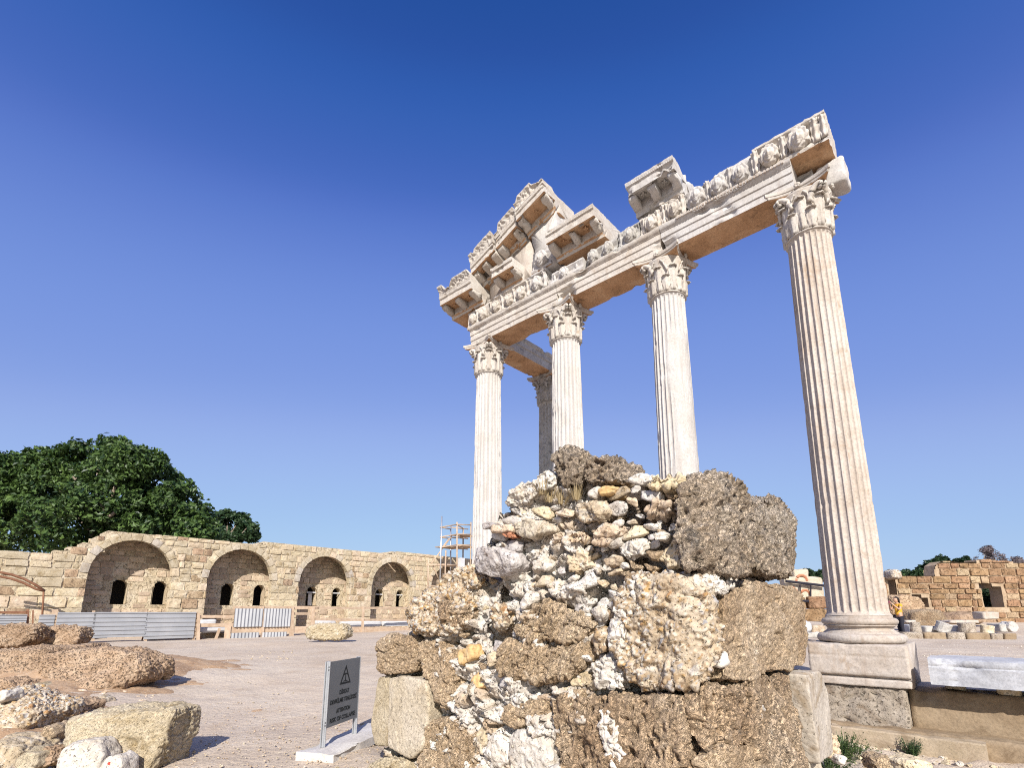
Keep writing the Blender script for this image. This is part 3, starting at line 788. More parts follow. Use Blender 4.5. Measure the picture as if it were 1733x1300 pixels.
# ------------------------------------------------------------------ carved heads and frieze
def head_mesh(seed, worn):
    v, q = cubegrid(26)
    d = v / np.linalg.norm(v, axis=1, keepdims=True)
    x, y, z = d[:, 0], d[:, 1], d[:, 2]          # x across, y out of the wall, z up
    g = lambda cx, cz, sx, sz: np.exp(-((x - cx) / sx) ** 2 - ((z - cz) / sz) ** 2) * (y > 0)
    k = 1 - .72 * worn
    f = .30 * g(0, -.02, .085, .22) + .10 * g(0, -.19, .15, .07)                       # nose
    f += -.16 * g(.27, .10, .15, .085) - .16 * g(-.27, .10, .15, .085) + .085 * g(.27, .085, .075, .045) + .085 * g(-.27, .085, .075, .045)
    f += .10 * g(.27, .24, .22, .06) + .10 * g(-.27, .24, .22, .06)                      # brows
    f += .10 * g(.36, -.20, .18, .18) + .10 * g(-.36, -.20, .18, .18)                    # cheeks
    f += .10 * g(0, -.38, .17, .045) - .10 * g(0, -.445, .20, .028) + .10 * g(0, -.51, .15, .045) + .14 * g(0, -.74, .20, .12)
    rad = np.sqrt((x / .95) ** 2 + ((z + .05) / 1.0) ** 2); phi = np.arctan2(z, x)
    hair = sstep(.76, .87, rad) * (y > -.3) * np.where(z < -.55, .35, 1.0)
    f = f * (1 - hair) * k
    loc = .5 + .5 * np.cos(phi * 9 + 3.5 * np.sin(rad * 9 + seed))
    h = hair * (.12 + .15 * loc * (1 - .5 * worn) + .05 * np.sin(rad * 22 + phi * 3))
    r = 1 + f + h - .07 * sstep(.68, .76, rad) * (1 - sstep(.78, .86, rad)) + worn * .10 * fbm(d * 2.4, 3, seed) + .012 * fbm(d * 9, 2, seed + 2)
    p = d * r[:, None] * np.array([.145, .165, .195])
    return mesh_from('carved_head', p, q, [M['marble_cream']])
HEADS = [head_mesh(1, .0), head_mesh(2, .1), head_mesh(3, .75), head_mesh(4, .6)]
def relief_leaf(h, w, seed):
    nu, nv = 11, 14
    U, Vv = np.meshgrid(np.linspace(-1, 1, nu), np.linspace(0, 1, nv), indexing='ij')
    wid = w * (.75 + .3 * np.sin(Vv * np.pi)) * (1 - .15 * np.abs(np.sin(Vv * 9.4)) * (np.abs(U) > .6))
    y = .045 + .075 * Vv ** 3 + .016 * np.cos(U * 2.0 * np.pi) - .045 * U ** 2 + .012 * np.sin(Vv * 13)
    P = np.stack([U * wid, y, (Vv - .5) * h], -1).reshape(-1, 3)
    P = P + .006 * np.stack([vnoise(P * 30, seed + i) for i in range(3)], 1)
    B = P.copy(); B[:, 1] = -.02
    n0 = nu * nv; Q = gridquads(nu, nv)
    ring = [i * nv for i in range(nu)] + [(nu - 1) * nv + j for j in range(1, nv)] + [i * nv + nv - 1 for i in range(nu - 2, -1, -1)] + [j for j in range(nv - 2, 0, -1)]
    ring = np.array(ring); r2 = np.roll(ring, -1)
    return mesh_from('acanthus_relief', np.concatenate([P, B]), np.concatenate([Q[:, ::-1], Q + n0, np.stack([ring, r2, r2 + n0, ring + n0], 1)]), [M['marble_cream']])
RELIEF = [relief_leaf(.44, .085, 3), relief_leaf(.40, .075, 9)]
def frieze(label, a0, a1, z1, heads, leaves, mats, b=.43, hb=.47, sc=1.0, z0=.603, chip=.10, seed=1, lip=True, hm='marble', tilt=0.0, grp='carved frieze blocks'):
    zt = z1
    pr = [(-.40, z0), (b + .02, z0), (b + .04, z0 + .06), (b - .02, z0 + .14), (b - .03, z0 + (zt - z0) * .55), (b + .03, z0 + (zt - z0) * .85)]
    pr += [(b + .10, zt - .05), (b + .10, zt), (-.38, zt)] if lip else [(b + .01, zt), (-.36, zt)]
    fo = swept_obj('frieze_block', pr, a0, a1, mats, sof_z=z0 + .03, st=.035, rough=.012, chip=chip, chip_sc=3.2, seed=seed)
    tag(fo, label, 'frieze block', grp)
    for a, hi, ds in heads:
        h = link('carved_head', HEADS[hi], fo)
        s = sc * ds
        basis(h, Efr(np.array([a, hb - .045, z0 + (zt - z0) * .50])), -T * s, -N * s, UP * s)
        if hm != 'marble': h.material_slots[0].link = 'OBJECT'; h.material_slots[0].material = M[hm]
    for i, a in enumerate(leaves):
        h = link('acanthus_relief', RELIEF[i % 2], fo)
        s = (zt - z0) / .60
        basis(h, Efr(np.array([a, hb - .07, z0 + (zt - z0) * .52])), -T * s, -N * s, UP * s)
        if hm != 'marble': h.material_slots[0].link = 'OBJECT'; h.material_slots[0].material = M[hm]
    return fo
frieze('frieze block carved with two clear faces, projecting past the rightmost column', -.62, .73, 1.23, [(.42, 1, 1.05), (-.13, 0, 1.15)], [.70, .16, -.42, -.56], AM, b=.46, hb=.52, chip=.06, seed=101)
frieze('long frieze block with three worn rounded heads right of the coffered cornice block', .75, 2.25, 1.22, [(1.02, 3, 1.0), (1.50, 2, 1.05), (1.98, 2, 1.05)], [1.25, 1.74], AMg, chip=.20, seed=111, lip=False, hm='marble_new')
frieze('frieze block with one sharp carved face below the coffered cornice block', 2.27, 2.86, 1.22, [(2.52, 0, 1.0)], [2.34, 2.72, 2.80], AM, chip=.06, seed=121)
frieze('small rounded frieze block with one carved face left of a sharp face', 2.88, 3.42, 1.16, [(3.12, 1, .95)], [2.95, 3.32], AM, chip=.16, seed=131, lip=False)
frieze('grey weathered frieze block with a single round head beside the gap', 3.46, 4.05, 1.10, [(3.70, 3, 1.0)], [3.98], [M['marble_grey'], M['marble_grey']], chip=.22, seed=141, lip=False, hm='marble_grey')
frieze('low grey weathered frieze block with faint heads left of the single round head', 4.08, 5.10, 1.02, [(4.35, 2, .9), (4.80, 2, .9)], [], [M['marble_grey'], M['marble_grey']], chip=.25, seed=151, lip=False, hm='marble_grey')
frieze('broken frieze block with leaf stumps over the second column from the left', 5.13, 6.30, .98, [(5.75, 3, .85)], [5.35, 6.1], AMg, chip=.25, seed=161, lip=False, hm='marble_new')
frieze('frieze block with a worn round head between the leaf stumps and the small faces', 6.33, 7.05, 1.22, [(6.72, 2, 1.05)], [6.45, 6.95], AMg, chip=.14, seed=171, hm='marble_new')
frieze('cream frieze block with three small carved faces under the pediment', 7.08, 8.62, 1.20, [(7.35, 1, .92), (7.85, 0, .85), (8.38, 0, .88)], [7.08, 7.60, 8.10, 8.58], AM, chip=.05, seed=181)
frieze('corner frieze block with worn lumpy carving at the left end', 8.68, 9.66, 1.18, [(8.95, 2, .95), (9.40, 3, .85)], [9.2], AM, chip=.16, seed=191, lip=False)

# ------------------------------------------------------------------ cornice and pediment
def rosette(m, P, A, B, D, r=.075):
    for i in range(4):
        an = i * math.pi / 2 + .4
        e = A * math.cos(an) + B * math.sin(an)
        m.tube([P, P + e * r * .6 - D * .03, P + e * r + D * .0], [.018, .03, .012], 6)
    m.tube([P, P - D * .045], [.03, .018], 6)
def cornice(label, a0, a1, zb, slope, ncof, seed, sima=False, bmax=.96, mats=None, chip=.10, thick=1.0, rake=False, grp='broken cornice blocks', bed=True, teeth=True):
    c = math.cos(math.atan(slope)); 
    A = T * 1.0
    org = COL4 + (ZT + zb - slope * a0) * UP
    mats = mats or [M['marble_cream'], M['patina']]
    k = thick
    pr = [(-.45, 0), (.44, 0), (.46, .06 * k), (.50, .10 * k), (.50, .27 * k), (bmax - .07, .27 * k), (bmax - .07, .245 * k), (bmax, .245 * k), (bmax, .40 * k), (bmax + .03, .42 * k), (bmax + .05, .47 * k)]
    top = .50 * k
    pr += [(bmax + .05, top), (-.45, top)]
    th = swept_obj('cornice_block', pr, a0, a1, mats, sof_z=.275 * k, st=.035, rough=.010, chip=chip, chip_sc=2.6, seed=seed, org=org, shear=slope)
    tag(th, label, 'cornice block', grp)
    E_ = lambda a, b, z: org + A * a - N * b + UP * (z + slope * a)
    SA = (T + slope * UP)
    # ribs between coffers
    n = ncof; w = (a1 - a0)
    rib = .20
    for i in range(n + 1):
        a = a0 + .06 + (w - .12) * i / n
        a = min(max(a, a0 + rib / 2), a1 - rib / 2)
        m = MB()
        prb = [(.49, .09 * k), (.60, .10 * k), (.80, .15 * k), (.865, .19 * k), (.875, .262 * k), (.49, .262 * k)]
        Vt, Q, tri, _ = swept([(b_ * (bmax - .07) / .89, z_) for b_, z_ in prb], a - rib / 2, a + rib / 2, st=.04, org=org, shear=slope, rough=.008, chip=.08, seed=seed + i)
        world_mod = mesh_from('modillion', Vt, [Q, tri], [mats[0]])
        link('modillion', world_mod, th)
    for i in range(n):
        a = a0 + .06 + (w - .12) * (i + .5) / n
        mr = MB(); rosette(mr, E_(a, .69, .268 * k), T, -N, UP)
        mr.build('rosette', mats[1], None, True).parent = th
    if teeth:
        mt = MB(); j = 0; a = a0 + .05
        while a < a1 - .05:
            if vnoise(np.array([[a * 3, seed, .3]]), seed)[0] > -.55:
                mt.box(E_(a, bmax + .028, .435 * k), SA * .016, -N * .016, UP * .024)
            a += .052
        if mt.n: q_ = mt.build('egg_and_dart_row', mats[0], None); q_.parent = th; q_['kind'] = 'stuff'
    if sima:       # gutter with carved leaves and tongues, broken along the top
        sp_ = [(bmax - .55, top + .004), (bmax + .055, top + .004), (bmax + .07, top + .06), (bmax + .10, top + .15), (bmax + .17, top + .26), (bmax + .17, top + .30), (bmax + .10, top + .31), (bmax - .25, top + .22)]
        Vt, Q, tri, _ = swept(sp_, a0 + .015, a1 - .015, st=.022, org=org, shear=slope, rough=.008, chip=.0, seed=seed + 31)
        aa = (Vt - org) @ T; zz_ = (Vt - org) @ UP - slope * aa - top; bb = (Vt - org) @ -N
        fr = (bb > bmax + .0) * sstep(.015, .05, zz_) * (1 - sstep(.25, .285, zz_))
        ph = aa / .17
        carve = .5 + .5 * np.cos(2 * np.pi * ph + 5 * np.sin(zz_ * 14)) * np.cos(zz_ * 22 + np.sin(ph * 3.1 + seed))
        carve = carve * .7 + .6 * np.abs(vnoise(np.stack([aa * 14, zz_ * 12, aa * 0 + seed], 1), seed))
        Vt = Vt + (-N) * ((.070 * carve - .060) * fr)[:, None]
        br = np.clip(fbm(np.stack([aa * 2.4, aa * 0 + seed * 1.7, aa * 0], 1), 3, seed + 5) - .05, 0, 1) * sstep(.12, .30, zz_)
        Vt = Vt - UP * (br * .38)[:, None] + N * (br * .12)[:, None]
        q_ = link('carved_gutter', mesh_from('carved_gutter', Vt, [Q, tri], [mats[0]])); sharp_by_angle(q_.data, 50); q_.parent = th
    return th
cornice('coffered cornice block alone above the sharp faces, between the open gaps', 2.28, 3.50, 1.24, 0, 2, 201, bmax=.92, mats=[M['marble_new'], M['marble_grey']], thick=1.25, chip=.16)
cornice('cornice block with two deep brown coffers right of the pediment peak', 4.42, 5.98, 1.24, 0, 2, 211, bmax=.95, thick=1.22, chip=.16)
cornice('small cornice block with one brown coffer under the raking cornice', 7.25, 8.10, 1.24, 0, 1, 221, bmax=.92, thick=1.1, chip=.12)
cornice('corner cornice block jutting out at the left end of the pediment', 8.92, 10.42, 1.24, .02, 2, 231, sima=True, bmax=1.0, chip=.20, thick=1.15, grp='raking cornice blocks')
cornice('lower raking cornice block with a brown soffit, rising from the corner block', 7.98, 8.98, 2.17, -.36, 2, 241, sima=True, bmax=.96, chip=.16, grp='raking cornice blocks')
cornice('middle raking cornice block, cracked, below the peak block', 7.12, 7.95, 2.55, -.385, 1, 251, sima=True, bmax=.90, chip=.22, grp='raking cornice blocks')
cornice('peak raking cornice block with a coffer and rosette, highest of the pediment', 5.98, 7.05, 2.96, -.33, 1, 261, sima=True, bmax=1.0, chip=.18, grp='raking cornice blocks')
def az_block(name, poly, b0, b1, mat, label, cat, grp, seed, st=.05, amp=.012, chip=.06):
    """polygon in (a,z) extruded in b"""
    Vt, Q, tri, _ = swept([(x, z) for x, z in poly], b0, b1, st=st, org=COL4 + ZT * UP, A=-N, B=T, rough=amp, chip=chip, seed=seed)
    o = link(name, mesh_from(name, Vt, [Q, tri], [mat])); tag(o, label, cat, grp); return o
gt = 'tympanum blocks behind the raking cornice'
az_block('tympanum_block', [(8.75, 1.25), (7.80, 1.25), (7.75, 2.32), (7.95, 2.42), (8.80, 1.98)], -.35, .30, M['marble'], 'tympanum block in the left corner of the pediment', 'pediment block', gt, 301)
az_block('tympanum_block', [(7.72, 1.25), (6.98, 1.25), (6.90, 2.20), (7.10, 2.72), (7.72, 2.42)], -.35, .38, M['marble'], 'broad cream tympanum block below the middle raking cornice', 'pediment block', gt, 302)
az_block('tympanum_block', [(6.94, 1.25), (6.02, 1.25), (6.02, 2.98), (7.02, 2.98), (6.86, 2.20)], -.40, .42, M['marble_new'], 'white tympanum block with a carved moulding under the pediment peak', 'pediment block', gt, 303)
o = frieze('broken carved head fragment set against the white tympanum block', 6.15, 6.90, 1.86, [(6.5, 3, 1.15)], [], AMg, b=.45, hb=.52, z0=1.30, chip=.25, seed=311, lip=False, hm='marble_new')
o['label'] = 'worn carved head fragment set against the white tympanum block'
# ------------------------------------------------------------------ rubble pier in the foreground
PC = V3(1.21, 3.32, 0)           # its near corner; front face runs along T, right face along N
def foot(s):
    w = sstep(-.16, .16, s)
    nf = (-N)[None] * (1 - w)[:, None] + (-T)[None] * w[:, None]
    nf /= np.linalg.norm(nf, axis=1, keepdims=True)
    P = PC + T * np.maximum(-s, 0)[:, None] + N * np.maximum(s, 0)[:, None]
    P = P - nf * (.035 * np.clip(1 - np.abs(s) / .16, 0, 1) ** 2)[:, None]
    return P, nf
def bend(s, d, z):
    P, nf = foot(s)
    P = P - nf * d[:, None]
    P[:, 2] = z
    return P
def sz(u, v, off=0.0):
    P = on_plane(u, v, PC - N * -off, N)      # front face pushed in by off
    q = (P - PC) @ T
    if q >= 0: return -q, P[2]
    P = on_plane(u, v, PC + T * off, T)
    return max((P - PC) @ N, 0), P[2]
def hull(pts):
    pts = sorted(map(tuple, pts))
    def half(ps):
        h = []
        for p in ps:
            while len(h) > 1 and (h[-1][0] - h[-2][0]) * (p[1] - h[-2][1]) - (h[-1][1] - h[-2][1]) * (p[0] - h[-2][0]) <= 0: h.pop()
            h.append(p)
        return h[:-1]
    return np.array(half(pts) + half(pts[::-1]))
def tilts(P, sc_, sd, warp=.3):
    _f, _g, h, o_ = worley(P * sc_ + warp * np.stack([vnoise(P * sc_ * 1.3, sd + q_) for q_ in range(3)], 1), sd, off=True)
    dr = np.stack([(h * 91.7) % 1 - .5, (h * 57.3) % 1 - .5, (h * 33.1) % 1 - .5], 1)
    return (o_ * dr).sum(1) + .5 * (h - .5), np.clip((_g - _f) / .08, 0, 1)
CORE_COL = [(.0, (.54, .47, .39)), (.2, (.44, .335, .225)), (.38, (.58, .53, .47)), (.55, (.39, .285, .185)), (.68, (.52, .43, .33)), (.80, (.47, .37, .26)), (.9, (.60, .55, .49))]
def lookup(cell, table):
    pos = np.array([t_[0] for t_ in table]); col = np.array([t_[1] for t_ in table])
    return col[np.clip(np.searchsorted(pos, cell, 'right') - 1, 0, len(col) - 1)]
def add_color(me, cell, table):
    at = me.attributes.new('stone_col', 'FLOAT_COLOR', 'POINT')
    c = np.concatenate([lookup(np.clip(cell, 0, .999), table), np.ones((len(cell), 1))], 1)
    at.data.foreach_set('color', c.astype(np.float32).ravel())
    return me
def disp(P, typ, sd):
    z = np.zeros(len(P)); cell = z; st = z
    if typ == 'sand':
        Ps = P * np.array([1, 1, 2.2])
        d = .034 * fbm(P * 3, 3, sd) + .014 * fbm(Ps * 12, 3, sd + 5) + .007 * vnoise(P * 55, sd + 9)
        f1, _, h = worley(P * 26 + .6 * fbm(P * 14, 2, sd + 2)[:, None], sd); d = d - .022 * np.clip(1 - f1 / .4, 0, 1) * (h > .62)
        f1, _, h = worley(P * 55, sd + 3); d = d - .010 * np.clip(1 - f1 / .42, 0, 1) * (h > .5)
    elif typ == 'porous_brown':
        Ps = P * np.array([1.6, 1.6, 1.0])
        d = .045 * fbm(P * 3, 3, sd) + .024 * fbm(Ps * 12, 3, sd + 5)
        f1, _, h = worley(Ps * 13 + fbm(P * 8, 2, sd)[:, None] * .4, sd); d = d - .065 * np.clip(1 - f1 / .55, 0, 1) * (h > .62)
        f1, _, h = worley(P * 34, sd + 2); d = d - .014 * np.clip(1 - f1 / .45, 0, 1) * (h > .4)
    elif typ == 'porous':
        d = .035 * fbm(P * 3.5, 3, sd) + .020 * fbm(P * 13, 3, sd + 5)
        f1, f2, h = worley(P * 11 + fbm(P * 7, 2, sd)[:, None] * .5, sd); d = d - .085 * np.clip(1 - f1 / .55, 0, 1) * (h > .5)
        f1, f2, h = worley(P * 27 + fbm(P * 20, 2, sd)[:, None] * .4, sd + 2); d = d + .022 * (np.clip(.55 - f1, 0, 1) * 2 - .4) * 1.0
    elif typ == 'cong':
        d = .030 * fbm(P * 3.5, 3, sd) + .016 * fbm(P * 11, 3, sd + 3) + .006 * fbm(P * 30, 2, sd + 5)
        dens = sstep(-.35, .25, fbm(P * 3.0, 2, sd + 12))
        st = z * 0; cell = z * 0
        for sc_, sd2, am in ((17, 0, .020), (30, 6, .013), (52, 9, .008)):
            Q_ = P * sc_ + .35 * np.stack([vnoise(P * sc_ * .7, sd + 40 + q_) for q_ in range(3)], 1)
            f1, f2, h = worley(Q_, sd + sd2, 1.0)
            rad = .36 + .38 * ((h * 7.13) % 1.0); on = (h > .60 - .40 * dens) & (f1 < rad)
            d = d + am * np.sqrt(np.clip(1 - (f1 / rad) ** 2, 0, 1)) * on
            nst = on * sstep(rad, rad * .82, f1)
            cell = np.where(on & (nst > st * .5), (h * 13.7) % 1.0, cell); st = np.maximum(st, nst)
        f1, _, h = worley(P * 15, sd + 21); d = d - .022 * np.clip(1 - f1 / .4, 0, 1) * (h > .7)
    elif typ == 'smooth':
        d = .007 * fbm(P * 3, 3, sd) + .003 * fbm(P * 22, 2, sd + 4)
        f1, _, h = worley(P * 24, sd); d = d - .008 * np.clip(1 - f1 / .35, 0, 1) * (h > .85)
    elif typ == 'rock':
        d = .016 * fbm(P * 6, 3, sd) + .008 * fbm(P * 24, 3, sd + 4)
    elif typ == 'strata':
        Q_ = np.stack([P @ (T * .8 + UP * .6) * 26, P @ (N) * 6, P @ (UP * .8 - T * .6) * 5], 1)
        d = .045 * fbm(P * 3.0, 3, sd) + .055 * (np.abs(fbm(Q_, 3, sd + 3)) - .3) + .014 * fbm(P * 22, 3, sd + 6)
        f1, _, h = worley(P * 14, sd + 2); d = d - .03 * np.clip(1 - f1 / .4, 0, 1) * (h > .6)
    else:
        d = .034 * fbm(P * 5, 3, sd) + .030 * (.3 - np.abs(fbm(P * 11, 3, sd + 2))) + .012 * fbm(P * 32, 3, sd + 5)
        f1, _, h = worley(P * 18, sd + 8); d = d - .03 * np.clip(1 - f1 / .4, 0, 1) * (h > .65)
    am = {'sand': (4.5, .028, .010), 'porous_brown': (5, .042, .016), 'porous': (5, .045, .014), 'rock': (6, .020, .003), 'strata': (5, .05, .012), 'lime': (8, .05, .01), 'cong': (5, .045, .006), 'smooth': (3, .010, .003)}.get(typ)
    if am:
        t1, g1 = tilts(P, am[0], sd + 60); t2, g2 = tilts(P, am[0] * 2.6, sd + 70)
        d = d + am[1] * t1 + am[1] * .45 * t2 - am[2] * (1 - g1) - am[2] * .5 * (1 - g2)
    return d, cell, st
def polytope(planes, half, n, k):
    """points of a box grid pulled onto a rounded convex solid; planes: (normal, distance)"""
    v, q = cubegrid(n)
    p = v * half
    acc = np.zeros(len(p))
    for nn, h in planes: acc += np.clip(p @ nn / max(h, 1e-3), 0, None) ** k
    return p / (acc ** (1 / k))[:, None], q
def poly_planes(H, c):
    out = []
    for i in range(len(H)):
        a, b = H[i], H[(i + 1) % len(H)]
        e = b - a; L = np.hypot(*e)
        if L < 1e-6: continue
        nn = np.array([e[1], -e[0]]) / L
        h = nn @ (a - c)
        if h < 0: nn, h = -nn, -h
        out.append((nn, h))
    return out
MATOF = {'sand': 'sand', 'porous_brown': 'porous_brown', 'porous': 'porous', 'cong': 'cong', 'smooth': 'dressed', 'rock': 'lime', 'strata': 'sand', 'lime': 'lime'}
def pier_stone(poly, typ, parent, sd, proud=.05, depth=.35, mat=None, k=14, cuts=0, label=None, tilt=0.0, name='stone', res=.0082):
    S = hull([sz(u, v) for u, v in poly])
    c = S.mean(0)
    hs, hz = np.abs(S - c).max(0)
    hd = (proud + depth) / 2
    pl = [(np.array([nn[0], 0, nn[1]]), h) for nn, h in poly_planes(S, c)]
    fr = np.array([tilt, -1, 0.0]); fr /= np.linalg.norm(fr)
    pl += [(fr, hd), (np.array([0, 1.0, 0]), hd)]
    rng = np.random.default_rng(sd)
    for _ in range(cuts):
        nn = rng.normal(size=3); nn[1] = -abs(nn[1]) - .6; nn /= np.linalg.norm(nn)
        ext = abs(nn[0]) * hs + abs(nn[1]) * hd + abs(nn[2]) * hz
        pl.append((nn, ext * rng.uniform(.62, .8)))
    n = int(np.clip(max(hs, hz) * 2 / res, 10, 84))
    p, q = polytope(pl, np.array([hs, hd, hz]), n, k)
    s, d, z = p[:, 0] + c[0], p[:, 1] + (depth - proud) / 2, p[:, 2] + c[1]
    W = bend(s, d, z)
    q = q if np.cross(W[q[0, 1]] - W[q[0, 0]], W[q[0, 3]] - W[q[0, 0]]) @ (W[q[0, 0]] - W.mean(0)) > 0 else q[:, ::-1]
    nr = vnormals(W, q)
    dd, cell, st = disp(W, typ, sd)
    W = W + nr * dd[:, None]
    m_ = M[mat or MATOF[typ]]
    o = link(name, add_color(mesh_from(name, W, q, [m_], attrs={'stone': st}), cell, PEB) if typ == 'cong' else mesh_from(name, W, q, [m_]), None)
    world_parent(o, parent)
    if label: o['label'] = label
    return o
def world_parent(o, parent):
    o.parent = parent; o.matrix_basis = parent.matrix_basis.inverted()
    return o

pier = empty('rubble_pier', (0.4, 4.4, 0), 'tall crumbling pier of rubble, lime mortar and brown blocks in front of the columns', 'ruined pier')
# silhouette of the mortared core
prof_px = [(640, 1110), (655, 1100), (700, 1045), (735, 1010), (770, 980), (800, 965), (816, 955), (817, 915), (822, 885), (838, 866), (858, 852), (880, 834), (905, 812), (918, 800), (935, 795), (990, 800), (1048, 812), (1062, 806), (1088, 803), (1105, 812), (1150, 822), (1190, 815), (1230, 835), (1260, 858), (1310, 862), (1336, 872)]
SP_ = np.array(sorted(sz(u, v) for u, v in prof_px))
def core():
    s = np.concatenate([np.linspace(-3.42, -2.2, 110)[:-1], np.linspace(-2.2, -0.5, 250)[:-1], np.linspace(-.5, .25, 70)[:-1], np.linspace(.25, 1.95, 100)])
    nv = 260; vf = np.linspace(0, 1, nv)
    top = np.interp(s, SP_[:, 0], SP_[:, 1])
    ncap = 26
    S = np.repeat(s, nv + ncap); D = np.zeros((len(s), nv + ncap)); Z = np.zeros_like(D)
    Z[:, :nv] = -.75 + (top[:, None] + .75) * vf[None]
    capf = np.linspace(0, 1, ncap + 1)[1:]
    Z[:, nv:] = top[:, None] - (top[:, None] + .75) * np.clip((capf - .74) / .26, 0, 1)
    D[:, :nv] += (.10 * (1 - sstep(-3.1, -2.75, s)))[:, None]
    D[:, :nv] += (-.03 + .19 * sstep(-.92, -.72, s))[:, None] + .10 * vf[None] ** 6          # shoulder
    D[:, nv:] = D[:, nv - 1:nv] + (1.3 - D[:, nv - 1:nv]) * np.minimum(capf * 1.35, 1)[None]
    S, D, Z = S, D.ravel(), Z.ravel()
    W = bend(S, D, Z)
    Q = gridquads(len(s), nv + ncap)
    if np.cross(W[Q[300, 1]] - W[Q[300, 0]], W[Q[300, 3]] - W[Q[300, 0]]) @ N > 0: Q = Q[:, ::-1]
    nr = vnormals(W, Q)
    wz = W * np.array([1, 1, 1.3])
    def facets(sc_, sd_, warp):
        f1, f2, h, o_ = worley(wz * sc_ + warp * np.stack([fbm(W * sc_ * .8, 3, sd_ + 3 + q_) for q_ in range(3)], 1), sd_, off=True)
        dr = np.stack([(h * 91.7) % 1 - .5, (h * 57.3) % 1 - .5, (h * 33.1) % 1 - .35], 1)
        return f1, f2, h, (o_ * dr).sum(1)
    a1, a2, ha, ta = facets(3.6, 170, .22)
    f1, f2, h, tb = facets(7.0, 70, .22)
    g1, g2, k, tc = facets(15, 72, .22)
    ga = np.clip((a2 - a1) / .10, 0, 1); gb = np.clip((f2 - f1) / .14, 0, 1); gc = np.clip((g2 - g1) / .18, 0, 1)
    big = gb * (h > .35); sm = gc * (k > .4)
    d = .10 * (ha - .5) + .15 * ta - .035 * (1 - ga) + .070 * (h - .5) + .11 * tb - .032 * (1 - gb) + .028 * (k - .5) + .055 * tc - .016 * (1 - gc)
    d = d + .05 * fbm(W * 1.5, 3, 74) + .014 * fbm(W * 9, 3, 75) + .011 * fbm(W * 26, 3, 76)
    d = d - .10 * np.clip(fbm(W * 3.4, 3, 78) - .22, 0, 1)
    p1, _, ph = worley(W * 19, 80); d = d - .03 * np.clip(1 - p1 / .42, 0, 1) * (ph > .7)
    # mortar closes up level round the squared blocks
    d = d * (1 - .45 * sstep(-.95, -.7, S))
    # deep crevice between the low wing and the main mass
    cr = np.exp(-((S + 1.93 - .16 * (1.75 - Z) + .05 * fbm(W * 5, 2, 77)) / .11) ** 2) * sstep(1.05, 1.3, Z) * (1 - sstep(1.92, 2.02, Z))
    d = d * (1 - .6 * cr) - .27 * cr
    mor = sstep(-.15, .25, fbm(W * 2.3, 3, 90))
    st = np.maximum(sstep(.3, .8, big) * .85, sstep(.4, .9, sm) * .5) * (1 - .65 * mor)
    cell = np.where(big > .3, (h * 17.3) % 1, (k * 13.1) % 1)
    W = W + nr * d[:, None]
    o = link('mortar_core', add_color(mesh_from('mortar_core', W, Q, [M['core']], attrs={'stone': st}), cell, CORE_COL))
    world_parent(o, pier)
    return W, Q
coreW, coreQ = core()

